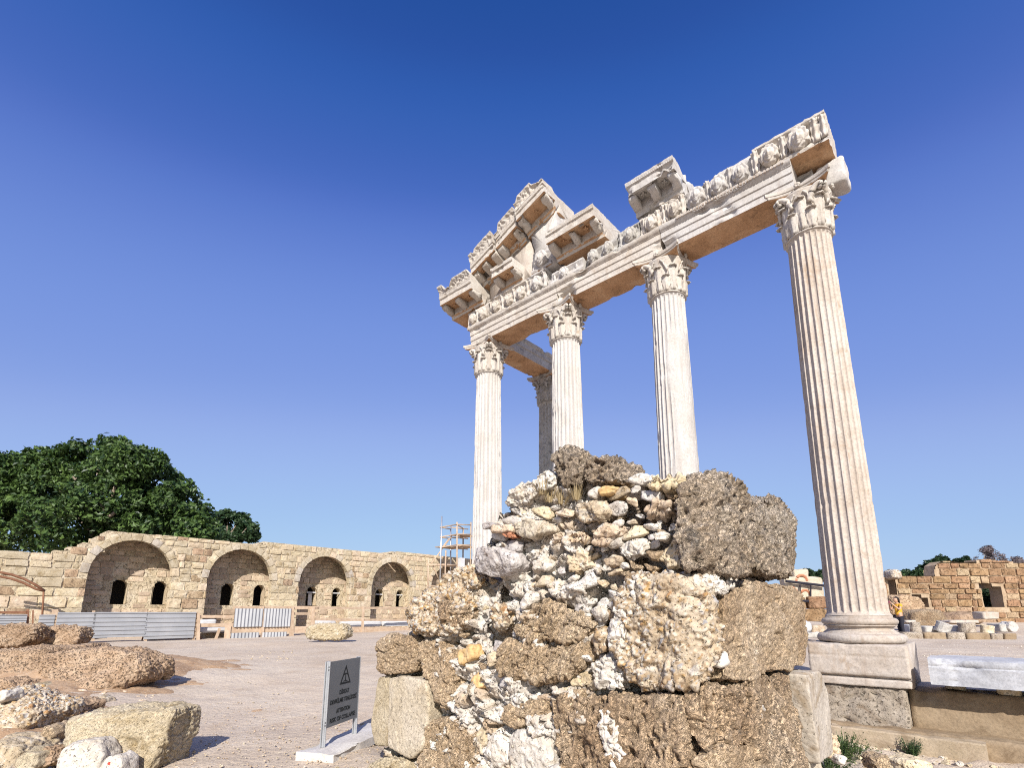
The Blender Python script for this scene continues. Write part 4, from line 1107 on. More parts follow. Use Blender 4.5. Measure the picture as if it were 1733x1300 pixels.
STN = [  # outline in survey pixels, kind, how proud, depth, material, rounding, facets
 ([(1043, 1055), (1058, 990), (1085, 972), (1150, 972), (1195, 985), (1207, 1060), (1205, 1120), (1194, 1154), (1150, 1165), (1090, 1163), (1052, 1122)], 'cong', .075, .5, None, 26, 0),
 ([(1210, 1010), (1238, 994), (1262, 986), (1330, 990), (1350, 1006), (1356, 1080), (1350, 1124), (1300, 1136), (1240, 1154), (1211, 1155)], 'sand', .06, .5, None, 60, 0),
 ([(1150, 842), (1166, 806), (1205, 802), (1238, 825), (1246, 846), (1249, 900), (1252, 960), (1242, 976), (1190, 975), (1156, 962), (1146, 900)], 'porous', .13, .5, None, 22, 0),
 ([(1268, 852), (1290, 838), (1316, 846), (1329, 872), (1330, 930), (1335, 974), (1306, 980), (1271, 970)], 'porous', .08, .5, None, 22, 0),
 ([(942, 1184), (975, 1176), (1060, 1178), (1156, 1182), (1168, 1240), (1172, 1345), (960, 1350), (948, 1260)], 'porous_brown', .09, .5, None, 40, 0),
 ([(1162, 1178), (1200, 1164), (1238, 1163), (1262, 1172), (1280, 1240), (1240, 1260), (1186, 1274), (1168, 1240)], 'porous_brown', .07, .4, None, 40, 0),
 ([(1236, 1158), (1275, 1146), (1324, 1138), (1332, 1180), (1342, 1250), (1348, 1345), (1280, 1345), (1276, 1245), (1256, 1180)], 'porous_brown', .05, .5, None, 40, 0),
 ([(1178, 1282), (1212, 1262), (1278, 1254), (1288, 1345), (1180, 1350)], 'sand', .06, .4, None, 40, 0),
 ([(1326, 1140), (1352, 1134), (1364, 1165), (1375, 1272), (1350, 1288), (1338, 1215)], 'smooth', .17, .45, 'dressed_g', 40, 0),
 ([(1342, 1290), (1372, 1278), (1384, 1345), (1345, 1350)], 'smooth', .08, .4, 'dressed', 26, 0),
 ([(671, 1146), (690, 1141), (733, 1150), (741, 1200), (728, 1268), (708, 1284), (669, 1262)], 'smooth', .10, .4, 'dressed', 26, 0),
 ([(646, 1146), (667, 1142), (665, 1264), (640, 1262), (634, 1228), (640, 1180)], 'smooth', .05, .4, 'dressed_y', 22, 0),
 ([(648, 1086), (672, 1076), (716, 1080), (722, 1130), (700, 1144), (652, 1140), (645, 1112)], 'sand', .10, .45, None, 10, 0),
 ([(716, 1086), (756, 1082), (782, 1118), (770, 1196), (752, 1200), (728, 1146), (718, 1120)], 'sand', .09, .45, None, 10, 0),
 ([(700, 1022), (720, 1002), (756, 988), (788, 988), (806, 1004), (808, 1032), (792, 1064), (760, 1076), (722, 1076), (698, 1056)], 'cong', .12, .5, None, 8, 0),
 ([(742, 990), (766, 964), (800, 956), (814, 985), (800, 1006), (760, 1004)], 'cong', .06, .45, None, 8, 0),
 ([(755, 1020), (790, 1010), (808, 1025), (800, 1052), (785, 1066), (760, 1050)], 'porous_brown', .17, .3, None, 8, 1),
 ([(716, 1292), (736, 1216), (790, 1212), (814, 1240), (820, 1345), (715, 1350)], 'porous_brown', .10, .5, 'sand', 12, 1),
 ([(832, 1248), (850, 1243), (868, 1262), (870, 1290), (846, 1300), (828, 1284)], 'rock', .06, .25, None, 10, 3),
 ([(872, 1244), (900, 1226), (938, 1224), (948, 1288), (905, 1335), (872, 1305)], 'rock', .10, .3, None, 12, 4),
 ([(850, 1216), (862, 1192), (930, 1184), (936, 1208), (900, 1228), (872, 1232)], 'sand', .08, .3, None, 10, 1),
 ([(870, 1064), (890, 1034), (920, 1016), (962, 1026), (1008, 1046), (1014, 1066), (990, 1086), (940, 1082), (884, 1090)], 'strata', .10, .35, None, 8, 0),
 ([(848, 1114), (868, 1088), (940, 1094), (1000, 1090), (1008, 1118), (970, 1146), (912, 1156), (862, 1140)], 'strata', .12, .35, None, 8, 0),
 ([(1006, 1118), (1040, 1110), (1052, 1132), (1060, 1168), (1012, 1166)], 'lime', .05, .3, None, 10, 0),
 ([(808, 950), (816, 930), (848, 926), (884, 942), (887, 956), (872, 974), (842, 978), (816, 968)], 'rock', .14, .3, 'greyrock', 24, 4),
 ([(879, 888), (900, 880), (938, 888), (946, 900), (906, 913), (884, 906)], 'rock', .10, .2, 'dressed', 14, 2),
 ([(820, 890), (836, 884), (850, 890), (832, 899)], 'rock', .09, .15, 'greyrock', 12, 1),
 ([(841, 893), (874, 892), (876, 901), (846, 902)], 'rock', .10, .15, 'tan', 14, 1),
 ([(862, 906), (879, 904), (881, 912), (868, 913)], 'rock', .10, .12, 'brick', 26, 0),
 ([(774, 1112), (785, 1098), (806, 1093), (813, 1112), (792, 1126)], 'rock', .08, .15, 'ochre', 8, 1),
 ([(806, 1152), (820, 1134), (838, 1150), (824, 1164), (810, 1164)], 'rock', .07, .15, 'ochre', 8, 1),
 ([(832, 1110), (840, 1104), (846, 1118), (836, 1126)], 'rock', .07, .1, 'tan', 8, 0),
 ([(931, 776), (945, 757), (976, 760), (988, 776), (990, 802), (978, 824), (950, 824), (936, 802)], 'porous', .03, .45, 'porous', 8, 0),
 ([(982, 796), (1000, 769), (1032, 768), (1050, 794), (1052, 816), (1012, 826), (988, 820)], 'porous', .05, .45, 'porous', 8, 0),
 ([(852, 846), (870, 830), (900, 812), (916, 804), (922, 836), (890, 856), (862, 860)], 'lime', 0.030, .4, None, 8, 0),
 ([(905, 806), (925, 792), (936, 800), (938, 822), (915, 830)], 'lime', 0.030, .35, None, 8, 0),
 ([(976, 872), (990, 852), (1018, 852), (1036, 868), (1030, 884), (1000, 886)], 'lime', 0.075, .3, 'tan', 8, 1),
 ([(940, 902), (985, 896), (1004, 910), (985, 926), (944, 920)], 'strata', 0.075, .3, 'tan', 8, 0),
 ([(1004, 915), (1020, 895), (1048, 892), (1054, 906), (1030, 926), (1010, 928)], 'strata', 0.075, .3, 'tan', 8, 0),
 ([(960, 945), (985, 930), (1000, 940), (996, 970), (970, 975)], 'strata', 0.035, .3, 'tan', 8, 0),
 ([(908, 950), (928, 940), (938, 958), (930, 968), (910, 966)], 'rock', 0.085, .2, None, 8, 2),
 ([(1016, 832), (1032, 824), (1048, 826), (1042, 838), (1022, 842)], 'rock', 0.075, .2, 'ochre', 7, 0),
 ([(1002, 836), (1012, 824), (1020, 834), (1014, 846), (1004, 846)], 'rock', 0.075, .2, None, 9, 2),
 ([(1062, 815), (1078, 804), (1100, 803), (1108, 815), (1088, 824)], 'rock', 0.035, .3, None, 8, 1),
 ([(1096, 822), (1118, 810), (1150, 812), (1150, 826), (1112, 834)], 'strata', 0.065, .3, 'tan', 8, 0),
 ([(1092, 862), (1120, 848), (1142, 852), (1140, 868), (1104, 876)], 'strata', 0.055, .3, 'tan', 8, 0),
 ([(1108, 905), (1122, 898), (1138, 904), (1132, 918), (1116, 920)], 'rock', 0.095, .2, None, 9, 2),
 ([(1050, 925), (1080, 912), (1100, 918), (1098, 942), (1070, 952), (1052, 942)], 'lime', 0.075, .3, None, 8, 1),
 ([(1120, 930), (1150, 900), (1158, 962), (1136, 965), (1118, 950)], 'sand', 0.035, .3, 'tan', 8, 0),
 ([(1028, 948), (1044, 940), (1056, 946), (1050, 958), (1032, 960)], 'rock', 0.085, .2, 'tan', 9, 2),
 ([(838, 1045), (850, 1020), (864, 1030), (866, 1056), (848, 1066)], 'cong', 0.095, .25, None, 7, 0),
 ([(884, 1022), (898, 1004), (914, 1008), (908, 1024), (890, 1032)], 'rock', 0.085, .2, None, 8, 2),
 ([(922, 992), (950, 984), (990, 990), (986, 1008), (950, 1012)], 'lime', 0.065, .3, None, 8, 1),
 ([(1006, 1030), (1026, 1022), (1034, 1040), (1024, 1056), (1010, 1050)], 'rock', 0.075, .2, None, 10, 2),
 ([(1010, 1080), (1024, 1070), (1034, 1084), (1030, 1104), (1014, 1106)], 'cong', 0.055, .25, None, 7, 0),
 ([(964, 1140), (990, 1136), (1006, 1144), (1000, 1162), (970, 1164)], 'rock', 0.055, .2, 'tan', 8, 1),
 ([(1250, 1194), (1272, 1188), (1278, 1200), (1270, 1214), (1256, 1216)], 'rock', .085, .2, None, 10, 2),
 ([(1264, 1222), (1276, 1214), (1278, 1240), (1270, 1236)], 'rock', .075, .15, None, 10, 2),
 ([(1204, 1108), (1214, 1104), (1215, 1120), (1206, 1128)], 'rock', .09, .1, None, 10, 2),
 ([(1182, 982), (1200, 976), (1228, 990), (1224, 1000), (1196, 1004)], 'lime', .07, .25, None, 8, 0),
 ([(812, 1238), (824, 1226), (834, 1238), (828, 1262), (814, 1262)], 'rock', .07, .2, 'tan', 8, 1),
 ([(1040, 1104), (1050, 1010), (1074, 974), (1090, 984), (1072, 1040), (1066, 1108)], 'lime', .085, .3, None, 8, 0),
 ([(1024, 1196), (1040, 1186), (1062, 1240), (1078, 1288), (1050, 1302), (1030, 1250)], 'lime', .115, .2, None, 8, 0),
 ([(630, 1292), (690, 1280), (714, 1300), (712, 1345), (610, 1350)], 'lime', .12, .4, 'dressed_y', 6, 0),
]
for i, (pl, ty, pr, dp, mt, k, cuts) in enumerate(STN):
    pier_stone(pl, ty, pier, 400 + i * 7, pr, dp, mt, k, cuts)

# small rubble stones bedded in the mortar: shared meshes, one object each
def pebble_mesh(name, sd, mat, n=5, ang=3):
    rng = np.random.default_rng(sd)
    v, q = cubegrid(n)
    d = v / np.linalg.norm(v, axis=1, keepdims=True)
    pl = []
    for _ in range(8 + ang):
        nn = rng.normal(size=3); nn /= np.linalg.norm(nn); pl.append((nn, rng.uniform(.5, .95)))
    for ax in np.eye(3): pl += [(ax, 1.0), (-ax, 1.0)]
    acc = sum(np.clip(d @ nn / h, 0, None) ** 22 for nn, h in pl)
    p = d / (acc ** (1 / 22))[:, None]
    p = p * (1 + .20 * fbm(p * 1.9 + sd, 4, sd, .62))[:, None]
    return mesh_from(name, p, q, [mat])
RUB = [pebble_mesh('stone', 500 + i, M[mt], 9) for i, mt in enumerate(['lime', 'tan', 'core', 'greyrock', 'tan', 'core', 'sand', 'tan', 'lime', 'core'])]
def in_any(u, v):
    for pl, *_ in STN:
        H = hull(pl); ok = True
        for i in range(len(H)):
            a, b = H[i], H[(i + 1) % len(H)]
            if (b[0] - a[0]) * (v - a[1]) - (b[1] - a[1]) * (u - a[0]) < -3: ok = False; break
        if ok: return True
    return False
rg = random.Random(77)
zone = [(822, 880, 1150, 1000, 26), (860, 830, 1060, 900, 7), (1000, 815, 1150, 980, 15), (815, 985, 1050, 1130, 16), (770, 1075, 870, 1260, 7), (850, 1150, 1010, 1240, 10), (820, 1230, 950, 1300, 5), (700, 1000, 810, 1080, 4)]
cnt = 0; taken = []
for (x0, y0, x1, y1, cN) in zone:
    tries = 0; placed = 0
    while placed < cN and tries < cN * 14:
        tries += 1
        u, v = rg.uniform(x0, x1), rg.uniform(y0, y1)
        r = rg.choice([6, 7, 8, 9, 11, 13, 16])
        if in_any(u, v) or any((u - a) ** 2 + (v - b) ** 2 < (.8 * (r + c)) ** 2 for a, b, c in taken): continue
        s, z = sz(u, v)
        if z > np.interp(s, SP_[:, 0], SP_[:, 1]) - .04: continue
        taken.append((u, v, r)); placed += 1; cnt += 1
        P = bend(np.array([s]), np.array([.012 + rg.uniform(-.02, .02)]), np.array([z]))[0]
        sc = r / 218.0 * (P[1] / 4.0) * 1.15
        o = link('stone', RUB[rg.randrange(len(RUB))], None)
        o.parent = pier
        R = Matrix.Rotation(rg.uniform(0, 6.3), 3, 'Z') @ Matrix.Rotation(rg.uniform(-.5, .5), 3, 'X')
        e = Matrix(((T[0], -N[0], 0), (T[1], -N[1], 0), (0, 0, 1)))
        Rz = Matrix.Rotation(rg.uniform(-.5, .5), 3, Vector(N))
        A = (Rz @ e) @ Matrix.Diagonal((sc * rg.uniform(.9, 1.5), sc * rg.uniform(.7, 1.0), sc * rg.uniform(.6, .95)))
        basis(o, P, A.col[0], A.col[1], A.col[2])

# ------------------------------------------------------------------ loose stones at the left
def rock(name, poly, D, th, typ, label, cat, sd, mat=None, k=9, cuts=2, grp=None, tiltn=0.0, res=.02, yaw=0.0, n=None, hole=None):
    """outline seen at distance D, solid of thickness th standing there"""
    P = np.array([atD(u, v, D) for u, v in poly])
    S = hull(P[:, [0, 2]]); c = S.mean(0)
    hx, hz = np.abs(S - c).max(0); hd = th / 2
    pl = [(np.array([nn[0], 0, nn[1]]), h) for nn, h in poly_planes(S, c)]
    f = np.array([0, -1.0, tiltn]); f /= np.linalg.norm(f)
    pl += [(f, hd), (np.array([0, 1.0, 0]), hd), (np.array([.5, -.86, 0.1]), hd * 1.15 + .3 * hx), (np.array([-.6, -.8, 0.0]), hd * 1.1 + .3 * hx)]
    rng = np.random.default_rng(sd)
    for _ in range(cuts):
        nn = rng.normal(size=3); nn /= np.linalg.norm(nn)
        pl.append((nn, (abs(nn[0]) * hx + abs(nn[1]) * hd + abs(nn[2]) * hz) * rng.uniform(.66, .85)))
    n = n or int(np.clip(max(hx, hz, hd) * 2 / res, 10, 70))
    p, q = polytope(pl, np.array([hx, hd, hz]), n, k)
    W = p + np.array([c[0], D + hd * .6, c[1]])
    nr = vnormals(W, q); dd, cell, st = disp(W, typ, sd)
    if hole is not None:
        hp_ = atD(*hole, D + .1); dd = dd - .14 * np.exp(-(((W - hp_) * np.array([1 / .075, 1 / .3, 1 / .045])) ** 2).sum(1))
    W = W + nr * dd[:, None]
    base = np.array([c[0], D + hd * .6, W[:, 2].min()])
    o = link(name, add_color(mesh_from(name, W - base, q, [M[mat or MATOF[typ]]], attrs={'stone': st}), cell, PEB) if typ == 'cong' else mesh_from(name, W - base, q, [M[mat or MATOF[typ]]]), None, tuple(base))
    tag(o, label, cat, grp)
    return o
gl = 'loose ruin blocks at the left edge'
rock('stone_slab', [(60, 1150), (70, 1112), (150, 1098), (222, 1104), (253, 1122), (252, 1146), (215, 1164), (120, 1178), (78, 1172)], 9.4, .9, 'strata', 'long brown slab with a ragged right end, casting a pointed shadow on the ground', 'stone slab', 601, 'slab', 18, 0, gl, .9)
rock('stone_slab', [(-40, 1108), (20, 1098), (88, 1100), (96, 1140), (70, 1160), (-40, 1158)], 9.7, .9, 'strata', 'broad brown slab cut by the left edge of the picture', 'stone slab', 603, 'slab', 18, 0, gl, .8)
rock('stone_slab', [(-30, 1062), (30, 1056), (64, 1060), (60, 1082), (40, 1094), (-30, 1098)], 12.6, .5, 'strata', 'dark jagged slab overhanging at the left edge below the metal sheets', 'stone slab', 605, 'slab', 16, 0, gl, .2)
rock('stone_slab', [(62, 1072), (80, 1064), (136, 1062), (139, 1080), (128, 1094), (76, 1096)], 13.2, .5, 'strata', 'brown slab with a square right end below the metal sheets', 'stone slab', 607, 'slab', 20, 0, gl, .2)
rock('stone_slab', [(40, 1108), (80, 1096), (150, 1090), (158, 1103), (120, 1116), (50, 1124)], 11.6, .8, 'sand', 'flat thin tan slab lying behind the long ragged slab', 'stone slab', 609, 'slab', 18, 0, gl, 1.2)
rock('stone_slab', [(-30, 1116), (20, 1102), (78, 1094), (84, 1108), (40, 1122), (-30, 1130)], 11.2, .8, 'strata', 'narrow layered slab wedged between larger slabs at the left edge', 'stone slab', 611, 'slab', 18, 0, gl, 1.0)
# brown earth heaped round and under the slabs
ex, ey = np.meshgrid(np.linspace(-13.5, -3.6, 130), np.linspace(4.6, 14.6, 130), indexing='ij')
gq = lambda cx, cy, rx, ry, h: h * np.exp(-((ex - cx) / rx) ** 2 - ((ey - cy) / ry) ** 2)
eh = gq(-9.6, 10.8, 2.6, 1.5, .30) + gq(-7.9, 9.6, 1.5, .7, .20) + gq(-7.2, 7.6, 1.6, 1.0, .24) + gq(-11, 13, 3.4, 1.5, .30) + gq(-6.2, 6.3, 1.2, .6, .20)
Pe = np.stack([ex.ravel(), ey.ravel(), ey.ravel() * 0], 1)
eh = eh.ravel() + .05 * fbm(Pe * 1.6, 3, 4) + .025 * fbm(Pe * 6, 3, 6) - .085
tag(link('earth_bank', mesh_from('earth_bank', np.stack([ex.ravel(), ey.ravel(), ground_z(ex.ravel(), ey.ravel()) + eh], 1), gridquads(130, 130), [M['dirt']])), kind='structure')
rock('stone_block', [(98, 1290), (108, 1224), (150, 1206), (240, 1200), (300, 1200), (304, 1212), (296, 1250), (284, 1290), (270, 1330), (110, 1335)], 5.5, .6, 'sand', 'large tan block with a dark hole near its right end', 'stone block', 613, 'dressed_y', 14, 1, gl, .35, .012, hole=(247, 1250))
rock('stone_block', [(100, 1292), (106, 1264), (126, 1256), (162, 1252), (182, 1274), (178, 1310), (100, 1330)], 5.15, .3, 'rock', 'smooth white stone leaning against the large tan block', 'stone', 615, 'lime', 10, 2, gl, .2)
rock('stone_block', [(168, 1302), (178, 1284), (196, 1276), (212, 1290), (208, 1320), (168, 1325)], 5.05, .25, 'rock', 'small white stone marked with a red paint dot', 'stone', 617, 'lime', 9, 2, gl, .2)
rock('rubble_lump', [(-40, 1180), (2, 1168), (20, 1180), (66, 1192), (84, 1202), (56, 1244), (30, 1258), (-40, 1262)], 6.4, .8, 'cong', 'pale mortared rubble lump at the left edge', 'rubble', 619, 'cong', 6, 1, gl, .4, .016)
rock('rubble_lump', [(-40, 1262), (10, 1252), (40, 1262), (44, 1300), (30, 1330), (-40, 1330)], 5.6, .6, 'sand', 'low tan rubble lump in the bottom left corner', 'rubble', 621, 'tan', 7, 1, gl, .4)
rock('stone_block', [(70, 1250), (78, 1228), (94, 1226), (99, 1244), (88, 1258), (72, 1260)], 6.0, .3, 'rock', 'brownish angular stone in the dark gap beside the large tan block', 'stone', 623, 'sand', 9, 3, gl)
rock('stone_block', [(48, 1166), (64, 1156), (80, 1164), (78, 1182), (66, 1184)], 8.6, .3, 'rock', 'angular tan stone propping up the long slab', 'stone', 625, 'dressed_y', 12, 3, gl)
rock('stone_block', [(112, 1184), (118, 1178), (136, 1181), (138, 1190), (118, 1192)], 8.9, .25, 'rock', 'small yellowish stone in the shade of the long slab', 'stone', 627, 'ochre', 9, 1, gl)
rock('stone_block', [(82, 1172), (90, 1166), (104, 1170), (108, 1186), (84, 1190)], 8.8, .4, 'sand', 'tan stone bedded in earth under the left end of the long slab', 'stone', 629, 'tan', 9, 1, gl)
rock('stone_block', [(-5, 1180), (10, 1168), (16, 1172), (14, 1186), (0, 1192)], 6.3, .25, 'rock', 'white stone topping the pale rubble lump', 'stone', 631, 'lime', 8, 1, gl)
for i, (pl_, D_, th_, ty_, mt_, lb_) in enumerate((
    ([(96, 1200), (104, 1186), (130, 1182), (150, 1192), (146, 1206), (104, 1212)], 7.2, .4, 'sand', 'slab', 'brown block bedded in earth just above the large tan block'),
    ([(40, 1192), (52, 1180), (84, 1184), (98, 1196), (90, 1212), (50, 1210)], 7.4, .5, 'strata', 'slab', 'flat brown stone sunk in the earth behind the pale rubble lump'),
    ([(-30, 1160), (10, 1150), (44, 1160), (48, 1176), (-30, 1182)], 8.6, .6, 'strata', 'slab', 'broad brown slab half buried at the left edge under the other slabs'),
    ([(150, 1186), (162, 1180), (178, 1184), (180, 1194), (156, 1198)], 8.2, .25, 'rock', 'tan', 'small tan stone lying in front of the long slab shadow'),
    ([(74, 1272), (84, 1262), (102, 1266), (104, 1290), (80, 1300)], 5.3, .3, 'sand', 'slab', 'brown stone wedged left of the smooth white stone'),
    ([(34, 1282), (48, 1270), (72, 1274), (78, 1298), (40, 1312)], 5.2, .3, 'rock', 'dressed_y', 'tan rounded stone near the bottom left corner'))):
    rock('stone_block', pl_, D_, th_, ty_, lb_, 'stone', 660 + i, mt_, 14, 1, gl, .4)
# red paint dot
m = MB(); P = atD(186, 1293, 5.02); r = .014
m.add([P] + [P + V3(r * 1.5 * math.cos(i * .524), -.004, r * math.sin(i * .524)) for i in range(12)], [(0, 1 + (i + 1) % 12, 1 + i) for i in range(12)])
do = m.build('paint_dot', plain_mat('red_paint', (.40, .06, .04), .7), None)
par = [q for q in bpy.context.scene.objects if q.get('label', '') == 'small white stone marked with a red paint dot'][0]
do.parent = par; do.matrix_basis = par.matrix_basis.inverted()
rock('stone_block', [(510, 1068), (522, 1058), (552, 1055), (584, 1057), (593, 1070), (586, 1083), (560, 1086), (516, 1082)], 21.6, 1.0, 'strata', 'porous tan boulder lying before the plank fence', 'boulder', 633, 'tan', 7, 0, None, .0, .03)
# ------------------------------------------------------------------ arcade wall
A0 = V3(-18.43, 25.0, 0)
aP = lambda p, z, d=0.0: A0 + N * p + T * d + UP * z
def arc_px(u, v, d=0.0):
    P = on_plane(u, v, A0 + T * d, T); return float((P - A0) @ N), float(P[2])
BAY = [.08, 5.09, 10.07, 15.10, 20.12]
RAD, SPR = 1.66, 3.27
WTH = .45
def wall_top(p):
    if p < -2.9: return 4.08
    if p < -2.45: return 4.26
    if p < -1.95: return 4.45
    if p < -1.5: return 4.70
    if p < -1.1: return 5.02
    if p < 6.1: return 5.33
    if p < 14.9: return 5.54
    return 5.72
def in_arch(p, z, r=RAD):
    for c in BAY:
        if abs(p - c) < r and (z < SPR or (p - c) ** 2 + (z - SPR) ** 2 < r * r): return True
    return False
arcade = empty('arcade_wall', tuple(aP(10, .2)), 'long pale stone wall with a row of deep arches', 'arcade')
def wchild(name, me, par=None):
    o = link(name, me, None); world_parent(o, arcade); return o
ub = []
for i in range(6):
    v, q = cubegrid(3)
    rng = np.random.default_rng(900 + i)
    r = 1 / ((np.abs(v) ** 14).sum(1) ** (1 / 14))
    p = v * r[:, None]
    p = p + rng.normal(size=p.shape) * np.array([.025, .06, .04])
    ub.append((p, q))
UNIT = {m_: [mesh_from('ashlar_stone', p, q, [M[m_]], smooth=False) for p, q in ub] for m_ in ('ashlar', 'ashlar_brown', 'dressed_y', 'wallbrown', 'inner')}
# mortar face
dp = .06
pp = np.arange(-10, 25, dp); zz = np.arange(.0, 5.8, dp)
cells = [(p, z) for p in pp for z in zz if z + dp * .5 < wall_top(p + dp / 2) - .06 and not in_arch(p + dp / 2, z + dp / 2, RAD + .03)]
ca = np.array(cells)
def quad_cells(ca, d, sx=dp, sz_=dp):
    k = len(ca)
    c = np.stack([ca, ca + [sx, 0], ca + [sx, sz_], ca + [0, sz_]], 1).reshape(-1, 2)
    W = A0 + c[:, :1] * N + d * T + c[:, 1:] * UP
    return W, np.arange(4 * k).reshape(-1, 4)
W, Q = quad_cells(ca, .0)
W = W + T * (.02 * fbm(W * 3, 2, 5))[:, None]
wchild('mortar_face', mesh_from('mortar_face', W, Q, [M['mortar']]))
# intrados and jambs
for c in BAY:
    path = [(c - RAD - .05, .1)] + [(c - RAD - .05, .1 + (SPR - .1) * i / 6) for i in range(1, 6)] + [(c + (RAD + .05) * math.cos(math.pi - math.pi * i / 24), SPR + (RAD + .05) * math.sin(math.pi * i / 24)) for i in range(25)] + [(c + RAD + .05, .1 + (SPR - .1) * i / 6) for i in range(5, -1, -1)]
    ds = np.linspace(0, WTH, 4)
    W = np.array([aP(p, z, d) for p, z in path for d in ds]); W += .015 * np.stack([vnoise(W * 5, k) for k in range(3)], 1)
    Q = gridquads(len(path), 4)
    wchild('arch_soffit', mesh_from('arch_soffit', W, Q, [M['mortar']]))
# voussoirs
nvs = 13
v, q = cubegrid(3)
r = 1 / ((np.abs(v) ** 16).sum(1) ** (1 / 16)); vb = v * r[:, None]
def vous_mesh(mt, sd):
    rng = np.random.default_rng(sd)
    an = vb[:, 0] * (math.pi / nvs / 2 * .965); rr = RAD + .165 + vb[:, 2] * .17; d = .14 + vb[:, 1] * .18
    P = np.stack([rr * np.sin(an), d, rr * np.cos(an)], 1) + rng.normal(size=vb.shape) * .006
    return mesh_from('voussoir', P, q, [M[mt]], smooth=False)
VOUS = [vous_mesh(m_, i) for i, m_ in enumerate(['ashlar', 'dressed_y', 'dressed', 'dressed_y', 'dressed_g'])]
rg = random.Random(5)
for c in BAY:
    for i in range(nvs):
        th = -math.pi / 2 + math.pi * (i + .5) / nvs
        o = link('voussoir', rg.choice(VOUS)); o.parent = arcade
        ex = N * math.cos(th) - UP * math.sin(th); ez = N * math.sin(th) + UP * math.cos(th)
        basis(o, aP(c, SPR, -rg.uniform(0, .02)), ex, T, ez)
# ashlar courses
stones = []
z = .12
while z < 5.6:
    h = rg.uniform(.44, .56) if z < 1.9 else (rg.uniform(.36, .48) if z < 3.2 else rg.uniform(.24, .40))
    p = -9.6 + rg.uniform(0, .5)
    while p < 24:
        big = z < 1.9 or p < -2.2
        w = rg.uniform(.65, 1.25) if big else rg.uniform(.32, .85)
        lo, hi = p, p + w
        for c in BAY:
            R2 = RAD + .34
            def half(zv): return 0 if zv > SPR + R2 else (math.sqrt(max(0, R2 ** 2 - max(0, zv - SPR) ** 2)) if zv > SPR else RAD)
            hw = max(half(z + .03), half(z + h - .03)) if z + h > SPR else RAD + .0
            if hw > 0:
                a_, b_ = c - hw, c + hw
                if lo < b_ and hi > a_:
                    if lo < a_ and hi > b_: hi = a_
                    elif lo < a_: hi = a_
                    elif hi > b_: lo = b_
                    else: lo = hi
        if hi - lo > .12:
            tz = min(wall_top(lo + .02), wall_top(hi - .02))
            z1 = min(z + h, tz)
            if z1 - z > .12: stones.append((lo, hi, z, z1))
        p += w
    z += h
def stone_xf(lo, hi, z0, z1, gap=.018):
    prd = rg.uniform(-.015, .035)
    return aP((lo + hi) / 2, (z0 + z1) / 2, .10 - prd), N * max(.03, (hi - lo) / 2 - gap), T * .13, UP * max(.03, (z1 - z0) / 2 - gap)
def apparent(s):
    P = aP((s[0] + s[1]) / 2, (s[2] + s[3]) / 2); 
    vis = 1 if P[0] / P[1] > -1.02 and (s[0] + s[1]) / 2 < 21.5 else 0
    return vis * (s[1] - s[0]) * (s[3] - s[2]) / (P @ P)
stones.sort(key=apparent, reverse=True)
def matfor(s):
    pm, zm = (s[0] + s[1]) / 2, (s[2] + s[3]) / 2
    if pm < -2.2: return rg.choice(['dressed_y', 'dressed_y', 'ashlar']) if zm > 2.5 else rg.choice(['dressed_y', 'ashlar', 'ashlar', 'ashlar', 'ashlar_brown'])
    if zm > 3.0 and zm < 4.9 and pm < 13: return rg.choice(['ashlar_brown', 'ashlar', 'ashlar', 'dressed_y'])
    return rg.choice(['ashlar', 'ashlar', 'ashlar', 'ashlar', 'dressed_y', 'dressed_y', 'ashlar_brown'] if pm < 13 else ['ashlar', 'ashlar', 'dressed_y'])
rest = []
for i, s in enumerate(stones):
    P, ax, ay, az = stone_xf(*s)
    mt = matfor(s)
    if i < 298:
        o = link('ashlar_stone', rg.choice(UNIT[mt])); o.parent = arcade; basis(o, P, ax, ay, az)
    else: rest.append((P, ax, ay, az))
def joined(name, xs, mat, par, units=ub):
    Vs, Qs, k = [], [], 0
    for j, (P, ax, ay, az) in enumerate(xs):
        p, q = units[j % len(units)]
        Vs.append(P + p[:, :1] * ax + p[:, 1:2] * ay + p[:, 2:] * az); Qs.append(q + k); k += len(p)
    o = link(name, mesh_from(name, np.concatenate(Vs), np.concatenate(Qs), [mat], smooth=False))
    world_parent(o, par); o['kind'] = 'stuff'; return o
if rest: joined('small_ashlar', rest, M['ashlar'], arcade)
